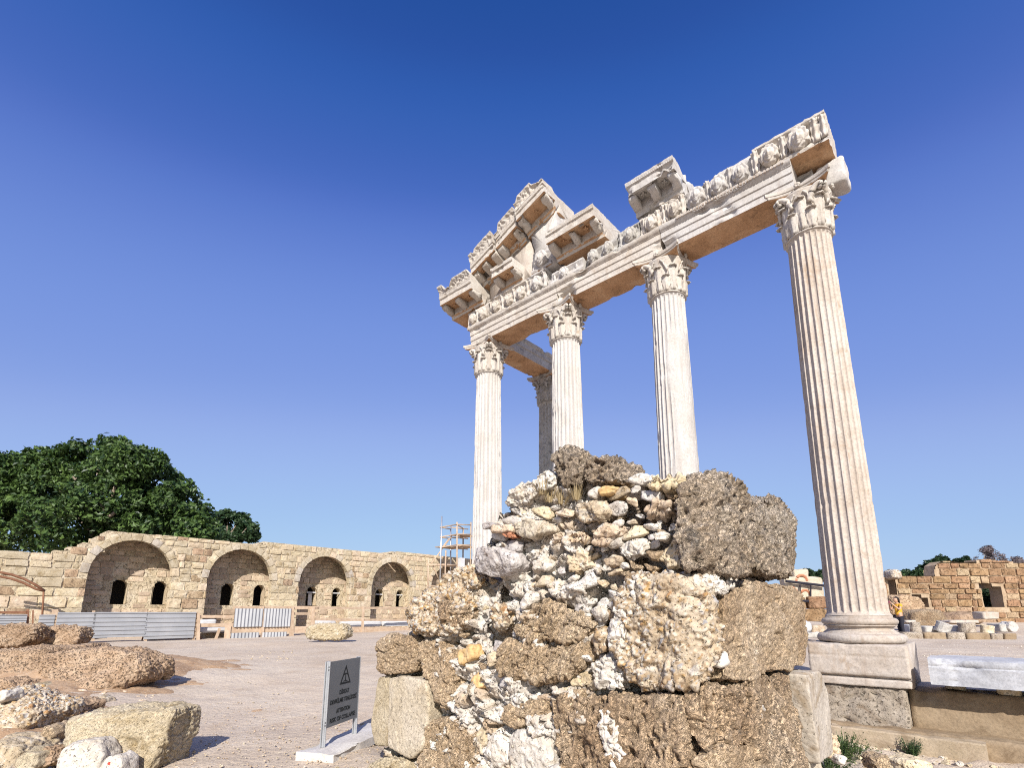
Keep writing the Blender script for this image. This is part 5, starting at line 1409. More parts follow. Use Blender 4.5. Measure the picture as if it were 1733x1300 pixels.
# recess: back wall with pairs of arched windows, dark rooms behind
DB = 1.35
WIN = []
for c in BAY[:4]: WIN += [(c - .15, .33), (c + 1.58, .31)]
WIN += [(19.55, .42)]
WS, WTt = 1.89, 2.75
def in_win(p, z):
    for c, hw in WIN:
        s0 = 2.6 if c > 19 else WS
        if abs(p - c) < hw and s0 < z and (z < WTt or (p - c) ** 2 + (z - WTt) ** 2 < hw * hw): return True
    return False
d2 = .08
cb = np.array([(p, z) for p in np.arange(-2.05, 22.6, d2) for z in np.arange(.1, 5.2, d2) if not in_win(p + d2 / 2, z + d2 / 2) and z < wall_top(p + d2) - .12])
W, Q = quad_cells(cb, DB, d2, d2); W = W + T * (.03 * fbm(W * 2.5, 3, 8))[:, None]
wchild('back_wall', mesh_from('back_wall', W, Q, [M['mortar']]))
rb = []
z = .2
while z < 5.0:
    h = rg.uniform(.22, .36); p = -3.3
    while p < 22.4:
        w = rg.uniform(.3, .75)
        okk = p > -2 and z + h < wall_top(p) - .1 and any(abs(p + w / 2 - c - .2) < 2.3 for c in BAY) and not any(in_win(p + w * f, z + h * g) for f in (.02, .25, .5, .75, .98) for g in (.05, .5, .95))
        if okk and rg.random() < .9: rb.append((aP(p + w / 2, z + h / 2, DB + .05 - rg.uniform(0, .03)), N * (w / 2 - .02), T * .07, UP * (h / 2 - .02)))
        p += w
    z += h
joined('vault_rubble', rb[::2], M['ashlar'], arcade); joined('vault_rubble', rb[1::2], M['inner'], arcade)
for c, hw in WIN:      # window reveals
    m = MB()
    s0 = 2.6 if c > 19 else WS
    path = [(c - hw, s0), (c - hw, WTt)] + [(c - hw * math.cos(math.pi * i / 8), WTt + hw * math.sin(math.pi * i / 8)) for i in range(1, 8)] + [(c + hw, WTt), (c + hw, s0)]
    n_ = len(path)
    vts = [aP(p, z, d) for p, z in path for d in (DB - .01, DB + .5)]
    m.add(vts, [(2 * i, 2 * i + 1, 2 * ((i + 1) % n_) + 1, 2 * ((i + 1) % n_)) for i in range(n_)])
    wchild('window_reveal', m.mesh('window_reveal', M['ashlar']))
for c, hw in WIN[4:8]:
    m = MB(); m.box(aP(c, 2.72, DB + .12), N * hw, T * .03, UP * .035); wchild('lintel_bar', m.mesh('lintel_bar', M['tarp']))
m = MB(); m.box(aP(WIN[4][0] + .05, 2.28, DB + .3), N * .12, T * .03, UP * .38); o = link('white_board', m.mesh('white_board', M['tarp'])); tag(o, 'narrow white board standing inside the left window of the third arch', 'board')
# low closed rooms behind the windows
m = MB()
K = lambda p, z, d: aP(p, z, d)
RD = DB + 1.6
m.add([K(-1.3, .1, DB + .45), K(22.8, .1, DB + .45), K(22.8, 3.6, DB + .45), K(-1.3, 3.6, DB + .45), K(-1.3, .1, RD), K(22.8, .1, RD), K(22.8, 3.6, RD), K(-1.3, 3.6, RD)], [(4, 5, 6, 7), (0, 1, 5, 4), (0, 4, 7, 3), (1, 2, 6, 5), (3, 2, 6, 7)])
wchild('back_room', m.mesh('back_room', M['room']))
# slabs closing the wall head and the passage
segs = [(-10, -2.9), (-2.9, -2.45), (-2.45, -1.95), (-1.95, -1.5), (-1.5, -1.1), (-1.1, 6.1), (6.1, 14.9), (14.9, 25)]
for a_, b_ in segs:
    m = MB()
    t_ = wall_top((a_ + b_) / 2) - .05
    dd_ = (DB + .1) / 2 if a_ > -2 else .45
    m.box(aP((a_ + b_) / 2, t_ - .36, dd_ + .02), N * ((b_ - a_) / 2), T * dd_, UP * .35) if -2 < a_ < -1.2 else m.box(aP((a_ + b_) / 2, t_ - .06, dd_ + .02), N * ((b_ - a_) / 2), T * dd_, UP * .05)
    if a_ < -2: m.box(aP((a_ + b_) / 2, t_ / 2 - .1, 2 * dd_ + .06), N * ((b_ - a_) / 2), T * .05, UP * (t_ / 2))
    wchild('wall_head', m.mesh('wall_head', M['mortar']))
m = MB(); m.box(aP(-1.12, 4.95, (DB + .1) / 2), N * .04, T * (DB + .1) / 2, UP * .30); wchild('end_wall', m.mesh('end_wall', M['mortar']))
m = MB(); m.box(aP(-2.1, 2.2, .75), N * .06, T * .7, UP * 2.2); wchild('end_wall', m.mesh('end_wall', M['mortar']))
for c in BAY:       # cross walls between the bays
    m = MB(); m.box(aP(c + 2.52, 2.6, .9), N * .3, T * .44, UP * 2.5); wchild('cross_wall', m.mesh('cross_wall', M['mortar']))

# ------------------------------------------------------------------ fences in front of the arcade
def at_off(u, v, o): return on_plane(u, v, A0 - T * o, T)
FO = 3.2
fence = empty('metal_sheet_fence', tuple(at_off(210, 1085, FO)), 'low fence of grey corrugated metal sheets with horizontal ribs', 'metal fence')
def hsheet(x0, y0, x1, y1, par, vertical=False, o=FO, n=None):
    a, b = at_off(x0, y0, o), at_off(x1, y1, o)
    p0, p1 = (a - A0) @ N, (b - A0) @ N; z1, z0 = a[2], b[2]
    P0 = A0 - T * o + N * p0 + UP * z0
    Lw, Lh = p1 - p0, z1 - z0
    nn = n or (int(round(Lw / .16)) if vertical else 6)
    L = Lw if vertical else Lh
    prof = []
    for i in range(nn):
        b0 = i / nn
        if vertical: prof += [(b0 + f / nn, .03 * math.sin(f * 2 * math.pi)) for f in (0, .125, .25, .375, .5, .625, .75, .875)]
        else: prof += [(b0, 0), (b0 + .60 / nn, 0), (b0 + .68 / nn, -.032), (b0 + .92 / nn, -.032)]
    prof.append((1, 0))
    V_, k = [], len(prof)
    for th in (0, .004):
        for e in (0, 1):
            for f, d in prof:
                V_.append(P0 + (N * Lw * f + UP * Lh * e if vertical else N * Lw * e + UP * Lh * f) + T * (d + th))
    V_ = np.array(V_)
    Qf = [(i, i + 1, k + i + 1, k + i) for i in range(k - 1)]
    Qb = [(2 * k + i + 1, 2 * k + i, 3 * k + i, 3 * k + i + 1) for i in range(k - 1)]
    o_ = link('metal_sheet', mesh_from('metal_sheet', V_, np.array(Qf + Qb), [M['sheet']], smooth=vertical)); world_parent(o_, par)
    return o_
for q_ in ((-24, 1041, 42, 1066), (67, 1041, 88, 1074), (98, 1037, 157, 1078), (160, 1036.5, 245, 1078), (249, 1036.5, 327, 1080)): hsheet(*q_, fence)
def plank(x0, y0, x1, y1, par, o=FO, wdt=5, th=.03, mat='wood', name='plank'):
    """board from pixel to pixel; wdt = width in pixels"""
    a, b = at_off(x0, y0, o), at_off(x1, y1, o)
    px = np.linalg.norm(at_off(x0, y0 + 1, o) - a)
    d = b - a; L = np.linalg.norm(d); d /= L
    up = np.cross(d, T); up = up / np.linalg.norm(up)
    rngs = random.Random(int(x0 * 7 + y0 * 13))
    m = MB(); m.box((a + b) / 2, d * L / 2, T * th, up * wdt * px / 2)
    o_ = link(name, m.mesh(name, M[mat])); world_parent(o_, par); return o_
for q_ in ((93, 1032, 93, 1082, 8), (158.5, 1034, 157, 1086, 4), (247, 1034, 246, 1088, 4)): plank(*q_[:4], fence, FO - .06, q_[4], .04, 'wood', 'post')
plank(333, 1036, 326, 1092, fence, FO - .1, 4, .04, 'wood', 'post')
for q_ in ((247, 1062, 238, 1092), (330, 1050, 316, 1094), (331, 1060, 345, 1092)): plank(*q_, fence, FO - .4, 2, .02, 'rust', 'brace')
rusty = empty('rusty_pipe_frame', tuple(at_off(60, 1080, 1.4)), 'bent rusty pipe arch standing before the wall at the far left', 'pipe frame')
for dy in (0, 7):
    pts = [at_off(u, v + dy, 1.4) for u, v in ((-20, 966), (0, 969), (20, 973), (40, 980), (60, 990), (76, 1001 - dy))]
    m = MB(); m.tube(pts, .05, 8); world_parent(link('arched_pipe', m.mesh('arched_pipe', M['rust'], True)), rusty)
m = MB(); m.tube([at_off(74, 999, 1.4), at_off(73, 1020, 1.4), at_off(69, 1078, 1.4)], .035, 8); world_parent(link('leg', m.mesh('leg', M['rust'], True)), rusty)
rail = empty('rusty_rail', tuple(at_off(20, 1078, FO - .2)), 'rusty post and rail holding the leftmost metal sheet', 'rail')
plank(-20, 1037, 46, 1037, rail, FO - .12, 4, .03, 'rust', 'rail'); plank(47, 1032, 45, 1078, rail, FO - .12, 4, .03, 'rust', 'post'); plank(56, 1033, 55, 1064, rail, FO - .12, 2, .02, 'rust', 'post')

wf = empty('plank_fence', tuple(at_off(520, 1085, FO)), 'rough wooden plank fence with upright corrugated sheets fixed to it', 'wooden fence')
for q_ in ((336, 1044, 400, 1044, 5), (334, 1059, 412, 1058, 6), (383, 1067, 518, 1066, 12), (395, 1029.5, 540, 1029, 6), (397, 1039.5, 536, 1039, 5), (535, 1029.5, 700, 1029.5, 4), (533, 1049, 700, 1050, 4), (590, 1066, 700, 1066, 9), (340, 1092, 372, 1090, 3)):
    plank(*q_[:4], wf, FO - .12, q_[4], .03)
for q_ in ((336, 1038, 335, 1091, 5), (386, 1060, 383, 1090, 9), (444.5, 1026, 444, 1088, 5), (494, 1027, 493, 1088, 7), (530, 1027, 528, 1084, 6), (372, 1064, 362, 1090, 4), (615, 1027, 613, 1080, 4)):
    plank(*q_[:4], wf, FO - .06, q_[4], .035, 'wood', 'post')
for q_ in ((398, 1030.5, 443, 1061), (447, 1030.5, 491, 1061), (391, 1072, 437, 1088), (443, 1071, 484, 1087)): hsheet(*q_, wf, True, FO)
gw = 'white marble pieces stored behind the fences'
def lump(name, x0, y0, x1, y1, o, mat, label, cat, grp, sd, th=.5):
    a, b = at_off(x0, y0, o), at_off(x1, y1, o); c = (a + b) / 2; w = abs((b - a) @ N); h = abs(a[2] - b[2])
    o_ = link(name, rough_block(name, (w, th, h), c, N, T, UP, M[mat], 8, 10, .02, sd, .04, 3)); tag(o_, label, cat, grp); return o_
lump('marble_piece', 536, 1051, 566, 1057, 1.6, 'tarp', 'short white marble slab behind the plank fence, just right of the metal sheets', 'marble slab', gw, 1)
lump('marble_piece', 576, 1052.5, 642, 1061, 1.6, 'tarp', 'long white marble slab behind the plank fence', 'marble slab', gw, 2)
lump('marble_piece', 648, 1052, 704, 1060, 1.7, 'tarp', 'white marble slab behind the plank fence, next to the rubble pier', 'marble slab', gw, 3)
lump('marble_piece', 650, 1070, 672, 1077, 2.2, 'tarp', 'small white stone low behind the plank fence', 'marble slab', gw, 4)
lump('marble_piece', 337, 1049, 363, 1063, 2.2, 'tarp', 'domed white covered heap behind the gap in the fences', 'covered heap', gw, 5)
lump('marble_piece', 337, 1063, 384, 1070, 2.4, 'tarp', 'low white slab beneath the domed white heap', 'marble slab', gw, 6)
lump('stone_block', 337, 1071, 380, 1090, 1.9, 'tan', 'brown stone heap in the gap between the fences', 'stone', None, 7)
lump('stone_block', 250, 1080, 326, 1092, 2.2, 'tan', 'low brown bank of earth and stone under the metal sheets', 'earth bank', None, 8)
for i, (x0, y0, x1, y1) in enumerate(((592, 1080, 640, 1076), (598, 1083, 632, 1080), (628, 1088, 642, 1068), (584, 1086, 640, 1085))):
    r_ = empty('loose_board', tuple(at_off((x0 + x1) / 2, max(y0, y1), 2.6)), ['dark board lying in the heap right of the boulder', 'second board under the dark board right of the boulder', 'short board leaning on the heap right of the boulder', 'long flat board on the ground right of the boulder'][i], 'board', 'loose boards by the boulder')
    plank(x0, y0, x1, y1, r_, 2.6, 3, .06, 'wood', 'board_face')

# ------------------------------------------------------------------ scaffold before the fifth arch
scf = empty('scaffold', tuple(at_off(765, 1000, 1.2)), 'open timber and pole scaffold in front of the last arch', 'scaffold')
def pole(name, a, b, r, mat='wood'):
    m = MB(); m.tube([a, b], r, 8); world_parent(link(name, m.mesh(name, M[mat], True)), scf)
O1, O2 = 2.2, .7
for (x0, y0, x1, y1, o, mt) in ((747.7, 874, 744, 1010, O1, 'steel'), (773.4, 884, 773.4, 1010, O1, 'wood'), (784, 893, 783, 1005, O2, 'wood'), (754.5, 932, 752.5, 1005, O1 + .4, 'wood'), (725, 945, 724, 1010, O1, 'wood'), (797, 884, 796, 1005, O1, 'wood'), (763, 890, 762, 1005, O2, 'steel')):
    pole('pole', at_off(x0, y0, o), at_off(x1, y1, o), .055, mt)
for (x0, y0, oa, x1, y1, ob) in ((745, 893, O1, 774, 888, O1), (774, 888, O1, 797, 889, O1), (745, 909.5, O1, 774, 904.5, O1), (774, 904.5, O1, 797, 905, O1), (744, 927, O1, 774, 922.5, O1), (774, 922.5, O1, 797, 923, O1),
                               (763, 893, O2, 792, 896, O2), (763, 910, O2, 792, 912, O2), (763, 928, O2, 792, 930, O2), (747, 893, O1, 763, 896, O2), (747, 910, O1, 763, 912, O2), (773, 888, O1, 784, 895, O2), (773, 905, O1, 784, 912, O2), (773, 923, O1, 784, 930, O2), (724, 957, O1, 774, 957, O1), (722, 992, O1, 748, 992, O1)):
    pole('ledger', at_off(x0, y0, oa), at_off(x1, y1, ob), .045)
for (x0, y0, x1, y1) in ((729, 956, 765, 907), (733, 958, 743, 982), (746, 930, 760, 912)): pole('brace', at_off(x0, y0, O1 - .1), at_off(x1, y1, O1 - .1), .045)
for (x0, y0, x1, y1) in ((774, 906.5, 797, 908), (774, 925, 797, 927), (745, 929, 774, 925), (738, 957, 770, 957)):
    a, b = at_off(x0, y0, (O1 + O2) / 2), at_off(x1, y1, (O1 + O2) / 2); a[2] = b[2] = (a[2] + b[2]) / 2
    m = MB(); m.box((a + b) / 2, (b - a) / 2, T * .6, UP * .03); world_parent(link('platform_board', m.mesh('platform_board', M['wood'])), scf)
m = MB(); a = at_off(780, 953, O1); m.box(a, N * .2, T * .2, UP * .35); tag(link('white_sack', m.mesh('white_sack', M['tarp'])), 'white sack standing at the top of the wall by the scaffold', 'sack')

# ------------------------------------------------------------------ trees
def crown_mesh(name, lobes, nleaf, size, mat, seed, up=.35, hole=.0, zmin=None):
    rng = np.random.default_rng(seed)
    C_ = np.array([l[0] for l in lobes], float); R_ = np.array([l[1] if hasattr(l[1], '__len__') else (l[1],) * 3 for l in lobes], float)
    wgt = (R_[:, 0] * R_[:, 2]); wgt /= wgt.sum()
    k = rng.choice(len(lobes), nleaf * 2, p=wgt)
    d = rng.normal(size=(nleaf * 2, 3)); d /= np.linalg.norm(d, axis=1, keepdims=True)
    rad = rng.uniform(.30, 1.0, nleaf * 2) ** .45
    bump = 1 + .28 * fbm(d * 2.2 + k[:, None] * 3.1, 3, seed)
    P = C_[k] + d * R_[k] * (rad * bump)[:, None]
    # clumps: keep leaves where a mid-scale noise is high, more so near the skin
    nz = fbm(P / (size * 4.2), 2, seed + 4)
    keep = nz > (-.22 + hole + .35 * rng.normal(size=len(P)) * .4)
    if zmin is not None: keep &= P[:, 2] > zmin
    P, d, nz = P[keep][:nleaf], d[keep][:nleaf], nz[keep][:nleaf]
    n_ = len(P)
    nrm = d * .7 + rng.normal(size=(n_, 3)) * .6 + np.array([0, 0, up]); nrm /= np.linalg.norm(nrm, axis=1, keepdims=True)
    t1 = np.cross(nrm, rng.normal(size=(n_, 3))); t1 /= np.linalg.norm(t1, axis=1, keepdims=True); t2 = np.cross(nrm, t1)
    L = size * rng.uniform(.6, 1.35, n_)[:, None]
    V_ = np.stack([P - t1 * L * .55, P + t2 * L * .30 + nrm * L * .08, P + t1 * L * .55 - nrm * L * .12, P - t2 * L * .30 + nrm * L * .08], 1).reshape(-1, 3)
    tone = np.clip(rng.uniform(0, .75, n_) + .35 * nz, 0, 1)
    return mesh_from(name, V_, np.arange(4 * n_).reshape(-1, 4), [M[mat]], smooth=False, attrs={'tone': np.repeat(tone, 4)})
def limb(m, pts, r0, r1, n=8):
    m.tube(pts, list(np.linspace(r0, r1, len(pts))), n)
def tree(label, D, lobes_px, nleaf, size, mat, trunk_px, seed, limbs=(), depth=.8, bark='bark', r0=.35, hole=0.0, name='broadleaf_tree', cat='tree', up=.35):
    rng = random.Random(seed)
    m2 = D * 1.03 / _F
    lobes = []
    for u, v, r in lobes_px:
        P = atD(u, v, D + rng.uniform(-1, 1) * r * m2 * depth)
        lobes.append((P, (r * m2, r * m2 * 1.0, r * m2 * .92)))
    base = atD(trunk_px[0], 1036, D); base[2] = gz(base[0], base[1]) - .1
    t = empty(name, tuple(base), label, cat)
    top = atD(trunk_px[0] + rng.uniform(-6, 6), trunk_px[1], D)
    mid = base * .5 + top * .5 + V3(rng.uniform(-.3, .3), rng.uniform(-.3, .3), 0)
    m = MB(); limb(m, [base, mid, top], r0, r0 * .6, 10)
    for (P, R_) in lobes:
        if math.hypot(P[0] - top[0], P[2] - top[2]) > 4.2 and D < 40: continue
        q_ = top * .45 + P * .55 + V3(rng.uniform(-.4, .4), rng.uniform(-.4, .4), -.3)
        limb(m, [mid * .35 + top * .65, q_, P + V3(0, 0, R_[2] * .3)], r0 * .42, r0 * .08, 6)
    for a, b in limbs: limb(m, [atD(*a, D - 2.0), atD((a[0] + b[0]) / 2 + 1, (a[1] + b[1]) / 2, D - 2.1), atD(*b, D - 2.2)], .16, .09, 7)
    world_parent(link('trunk', m.mesh('trunk', M[bark], True)), t)
    world_parent(link('crown', crown_mesh('crown', lobes, nleaf, size, mat, seed, up, hole)), t)
    return t
tree('huge dark green tree towering behind the left part of the arcade', 35, [(-60, 860, 70), (-20, 800, 45), (30, 815, 48), (20, 880, 70), (75, 790, 36), (90, 830, 55), (120, 880, 65), (130, 775, 34), (165, 790, 48), (195, 762, 30), (215, 790, 46), (190, 850, 65), (250, 785, 30), (270, 820, 44), (250, 870, 55), (305, 850, 40), (330, 880, 34), (300, 900, 40), (345, 905, 22), (225, 905, 50), (290, 890, 46), (320, 905, 40), (262, 850, 34), (258, 880, 40)], 66000, .31, 'leaf', (165, 870), 11, [((180, 866), (170, 852)), ((182, 876), (196, 866)), ((133, 820), (124, 806))], .9, r0=.6, hole=.03)
tree('smaller feathery green tree right of the huge dark tree behind the arcade', 44, [(365, 895, 22), (385, 882, 20), (405, 885, 18), (418, 898, 18), (390, 905, 20), (428, 908, 12)], 7000, .34, 'leaf2', (388, 910), 12, (), .7, r0=.25)
tree('dark evergreen tree behind the right wall, left of the bare trees', 42, [(1580, 962, 15), (1592, 950, 11), (1602, 960, 12), (1560, 966, 9), (1570, 975, 14), (1594, 975, 15), (1610, 972, 12)], 5200, .30, 'leaf3', (1588, 972), 13, (), .7, r0=.25)
tree('bare purplish tree with fine twigs behind the right wall', 48, [(1668, 942, 16), (1655, 948, 12), (1684, 946, 13), (1672, 932, 9), (1694, 952, 10)], 3600, .16, 'twig', (1670, 955), 14, (), .7, r0=.18, hole=.15)
tree('low brown leafless shrub behind the right wall near the picture edge', 46, [(1705, 950, 11), (1718, 952, 11), (1700, 956, 9), (1728, 956, 8)], 2200, .16, 'twig', (1710, 958), 15, (), .7, r0=.12, hole=.1)
for i, (lob, lab) in enumerate((([(1508, 972, 9), (1520, 970, 8), (1534, 972, 8), (1548, 974, 8), (1560, 973, 9)], 'line of low green bushes showing over the left part of the right wall'), ([(1352, 975, 8), (1368, 974, 10), (1382, 978, 10), (1392, 975, 9)], 'dark green bush peeping between the rubble pier and the rightmost column'), ([(1668, 1005, 14), (1682, 1012, 16), (1692, 1004, 12), (1676, 1022, 14)], 'dark green bush seen through the window of the right wall'), ([(1626, 948, 5), (1634, 947, 5), (1618, 951, 4)], 'tiny green bush tip just above the right wall, left of the bare tree'))):
    D_ = 40 if i != 2 else 34
    m2 = D_ * 1.03 / _F
    lb = [(atD(u, v, D_ + (j % 3) * .5), r * m2) for j, (u, v, r) in enumerate(lob)]
    c_ = np.mean([q_[0] for q_ in lb], 0); c_[2] = gz(c_[0], c_[1])
    t = empty('bush', tuple(c_), lab, 'bush')
    world_parent(link('foliage', crown_mesh('foliage', lb, 2400, .24, 'leaf3' if i else 'leaf2', 40 + i)), t)
    m = MB()
    for q_ in lb: limb(m, [c_, c_ * .4 + q_[0] * .6, q_[0]], .06, .02, 6)
    world_parent(link('stem', m.mesh('stem', M['bark'], True)), t)
# ------------------------------------------------------------------ brown wall at the right, 30 m off
RW = 30.0
rwall = empty('brown_stone_wall', (25, RW, .9), 'long brown ashlar wall with two dark window openings', 'stone wall')
rx = lambda u, v: (lambda P: (P[0], P[2]))(atD(u, v, RW))
tops = [(1480, 976), (1527, 974), (1528, 974), (1581, 974), (1582, 956), (1592, 949.5), (1621, 949.5), (1622, 951), (1651, 950), (1652, 946.5), (1684, 946), (1686, 948.5), (1715, 949), (1716, 952), (1900, 952)]
TX = np.array([rx(u, v) for u, v in tops])
rtop = lambda x: float(np.interp(x, TX[:, 0], TX[:, 1]))
holes = [[rx(1656, 988), rx(1678, 996)], [rx(1660, 994), rx(1701, 1029)], [rx(1543, 1006), rx(1561, 1016)], [rx(1550, 1011), rx(1573, 1029)], [rx(1500, 978), rx(1518, 1010)]]
def in_hole(x, z, g=0): return any(a[0] - g < x < b[0] + g and b[1] - g < z < a[1] + g for a, b in holes)
rg = random.Random(91)
x0, x1 = rx(1478, 1000)[0], rx(1840, 1000)[0]
sx = .09
cc = np.array([(x, z) for x in np.arange(x0, x1, sx) for z in np.arange(.5, 5.2, sx) if z + sx < rtop(x + sx / 2) - .05 and not in_hole(x + sx / 2, z + sx / 2)])
W = np.stack([cc, cc + [sx, 0], cc + [sx, sx], cc + [0, sx]], 1).reshape(-1, 2)
W3 = np.stack([W[:, 0], np.full(len(W), RW), W[:, 1]], 1); W3[:, 1] += .03 * fbm(W3 * 3, 2, 4)
world_parent(link('mortar_face', mesh_from('mortar_face', W3, np.arange(len(W)).reshape(-1, 4), [M['wallmortar']])), rwall)
lst = []; z = .55
while z < 5.0:
    h = rg.uniform(.27, .44); x = x0 + rg.uniform(0, .4)
    while x < x1:
        w = rg.uniform(.45, 1.15)
        ok = not any(in_hole(x + w * f, z + h * g, .0) for f in (.04, .5, .96) for g in (.1, .5, .9))
        if not ok:
            w = .28; ok = not any(in_hole(x + w * f, z + h * g, .0) for f in (.04, .5, .96) for g in (.1, .5, .9))
        tz = min(rtop(x + .03), rtop(x + w - .03)); z1_ = min(z + h, tz)
        if ok and z1_ - z > .12: lst.append((V3(x + w / 2, RW + .06 - rg.uniform(-.01, .05), (z + z1_) / 2), V3(w / 2 - .02, 0, 0), V3(0, .12, 0), V3(0, 0, (z1_ - z) / 2 - .02)))
        x += w
    z += h
def scr(s): 
    p = s[0]; vis = 1 if .72 < p[0] / p[1] < 1.02 else 0
    return vis * s[1][0] * s[3][2]
lst.sort(key=scr, reverse=True)
for s in lst[:299]:
    o = link('ashlar_stone', rg.choice(UNIT['wallbrown'] if rg.random() < .8 else UNIT['ashlar_brown'])); o.parent = rwall; basis(o, *s)
if len(lst) > 299: joined('small_ashlar', lst[299:], M['wallbrown'], rwall)
for a, b in holes:       # thickness: reveals of the openings
    m = MB()
    xa, xb, za, zb_ = a[0], b[0], b[1], a[1]
    m.add([V3(xa, RW, za), V3(xb, RW, za), V3(xb, RW, zb_), V3(xa, RW, zb_), V3(xa, RW + .8, za), V3(xb, RW + .8, za), V3(xb, RW + .8, zb_), V3(xa, RW + .8, zb_)], [(0, 4, 5, 1), (1, 5, 6, 2), (0, 3, 7, 4)])
    world_parent(link('opening_reveal', m.mesh('opening_reveal', M['wallmortar'])), rwall)
W4 = W3.copy(); W4[:, 1] += .8
world_parent(link('rear_face', mesh_from('rear_face', W4, np.arange(len(W)).reshape(-1, 4)[:, ::-1], [M['wallmortar']])), rwall)
m = MB()
for (a, b) in zip(TX[:-1], TX[1:]):
    if b[0] - a[0] > .05: m.add([V3(a[0], RW - .0, a[1] - .04), V3(b[0], RW, b[1] - .04), V3(b[0], RW + .8, b[1] - .04), V3(a[0], RW + .8, a[1] - .04)], [(0, 1, 2, 3)])
world_parent(link('wall_top', m.mesh('wall_top', M['wallmortar'])), rwall)
rock('ruin_lump', [(1541, 1036), (1552, 1032), (1586, 1032), (1600, 1046), (1604, 1060), (1541, 1062)], 27.5, 1.6, 'sand', 'dark brown block of fallen wall at the foot of the brown wall', 'stone block', 641, 'porous_brown', 9, 1, None, 0, .05)
rock('ruin_lump', [(1510, 1010), (1530, 1006), (1556, 1012), (1566, 1028), (1560, 1042), (1505, 1042)], 29, 1.2, 'strata', 'rough broken masonry under the smaller window of the brown wall', 'rubble', 642, 'ashlar_brown', 8, 2, None, 0, .05)
rock('ruin_lump', [(1594, 1044), (1640, 1034), (1660, 1040), (1662, 1056), (1592, 1058)], 28.2, 1.6, 'sand', 'slope of tan rubble against the middle of the brown wall', 'rubble', 643, 'ashlar_brown', 5, 1, None, .7, .05)
rock('ruin_lump', [(1506, 966), (1516, 963), (1525, 970), (1524, 982), (1510, 980)], 29.5, .8, 'cong', 'pale rough lump on top of the left end of the brown wall', 'rubble', 644, 'core', 6, 1, None, 0, .05)
# stones laid out before the brown wall
def drum(u, y0, y1, wpx, D, label, tilt=0.0, mat='marble_grey', cat='column drum', lying=False, grp='column pieces laid out in a row'):
    a, b = atD(u, y0, D), atD(u, y1, D); h = abs(a[2] - b[2]); r = wpx / 2 * D * 1.03 / _F / 1.15
    pr = [(.01, -h / 2)] + [(r * 1.0, -h / 2), (r * 1.03, -h * .42), (r * .97, 0), (r, h * .42), (r * .96, h / 2)] + [(.01, h / 2 + .01)]
    Vt, Q = lathe(densify(pr, .1)[:-1], 24, .02, int(u))
    o = link('column_drum', mesh_from('column_drum', Vt, Q, [M[mat]], smooth=False)); o.location = (a + b) / 2
    o.rotation_euler = (math.pi / 2 if lying else tilt, tilt, u)
    tag(o, label, cat, grp); return o
drum(1549, 1054, 1071, 17, 23, 'upright column drum nearest to the person', .0, 'found')
drum(1596, 1054, 1071, 24, 23.2, 'slanting column piece with a broken top in the row', .3)
drum(1636, 1055, 1071, 26, 23.4, 'widest upright column drum in the middle of the row', 0, 'found')
drum(1671, 1059, 1072, 20, 23.2, 'short drum at the right half of the row, before the white block', .1, 'tan')
drum(1706, 1052, 1070, 19, 23.4, 'round pale drum lying on its side at the right end of the row', 0, 'marble_new', lying=True)
gs = 'marble slabs lying behind the kerb'
for i, (u0, y0, u1, y1, D, mt, lab) in enumerate(((1529, 1057, 1548, 1071, 24, 'block_marble', 'grey marble slab at the left end of the slab row'), (1556, 1060, 1590, 1072, 23.8, 'marble_grey', 'pale slab between the first drum and the slanting piece'), (1606, 1059, 1624, 1071, 24.2, 'marble_grey', 'slab filling the space left of the widest drum'), (1598, 1050, 1648, 1055, 26, 'marble', 'long thin slab lying behind the widest drum'), (1653, 1036, 1684, 1049, 26.5, 'marble', 'white squared block with a groove at the foot of the wall'), (1680, 1056, 1696, 1070, 23.6, 'marble_grey', 'broken grey piece beside the round pale drum'), (1524, 1050, 1542, 1054, 25, 'marble', 'thin white slab edge near the person'))):
    a, b = atD(u0, y0, D), atD(u1, y1, D); c = (a + b) / 2
    o = link('marble_slab', rough_block('marble_slab', (abs(b[0] - a[0]), .7, abs(b[2] - a[2])), c, V3(1, 0, 0), V3(0, 1, 0), UP, M[mt], 8, 12, .015, 50 + i, .05)); tag(o, lab, 'marble slab', gs)
gk = 'kerb stones in a line'
for i, (u0, u1, y0, y1) in enumerate(((1530, 1564, 1071, 1082), (1565, 1603, 1071.5, 1082.5), (1604.5, 1636, 1071, 1083), (1637.5, 1678, 1072, 1083), (1679, 1700, 1073, 1083), (1701, 1722, 1073, 1081))):
    a, b = atD(u0, y0, 20.6), atD(u1, y1, 20.6); c = (a + b) / 2 + V3(0, .25, 0)
    o = link('kerb_stone', rough_block('kerb_stone', (abs(b[0] - a[0]), .5, abs(b[2] - a[2]) + .08), c - UP * .03, V3(1, 0, 0), V3(0, 1, 0), UP, M['found_s'] if i % 2 else M['found'], 8, 14, .015, 70 + i, .05))
    tag(o, ['kerb stone at the left end of the line, next to the person', 'second kerb stone from the person', 'kerb stone in front of the widest drum', 'long kerb stone before the short drum', 'small dark kerb stone in front of the broken grey piece', 'last low kerb stone at the right end of the line'][i], 'kerb stone', gk)

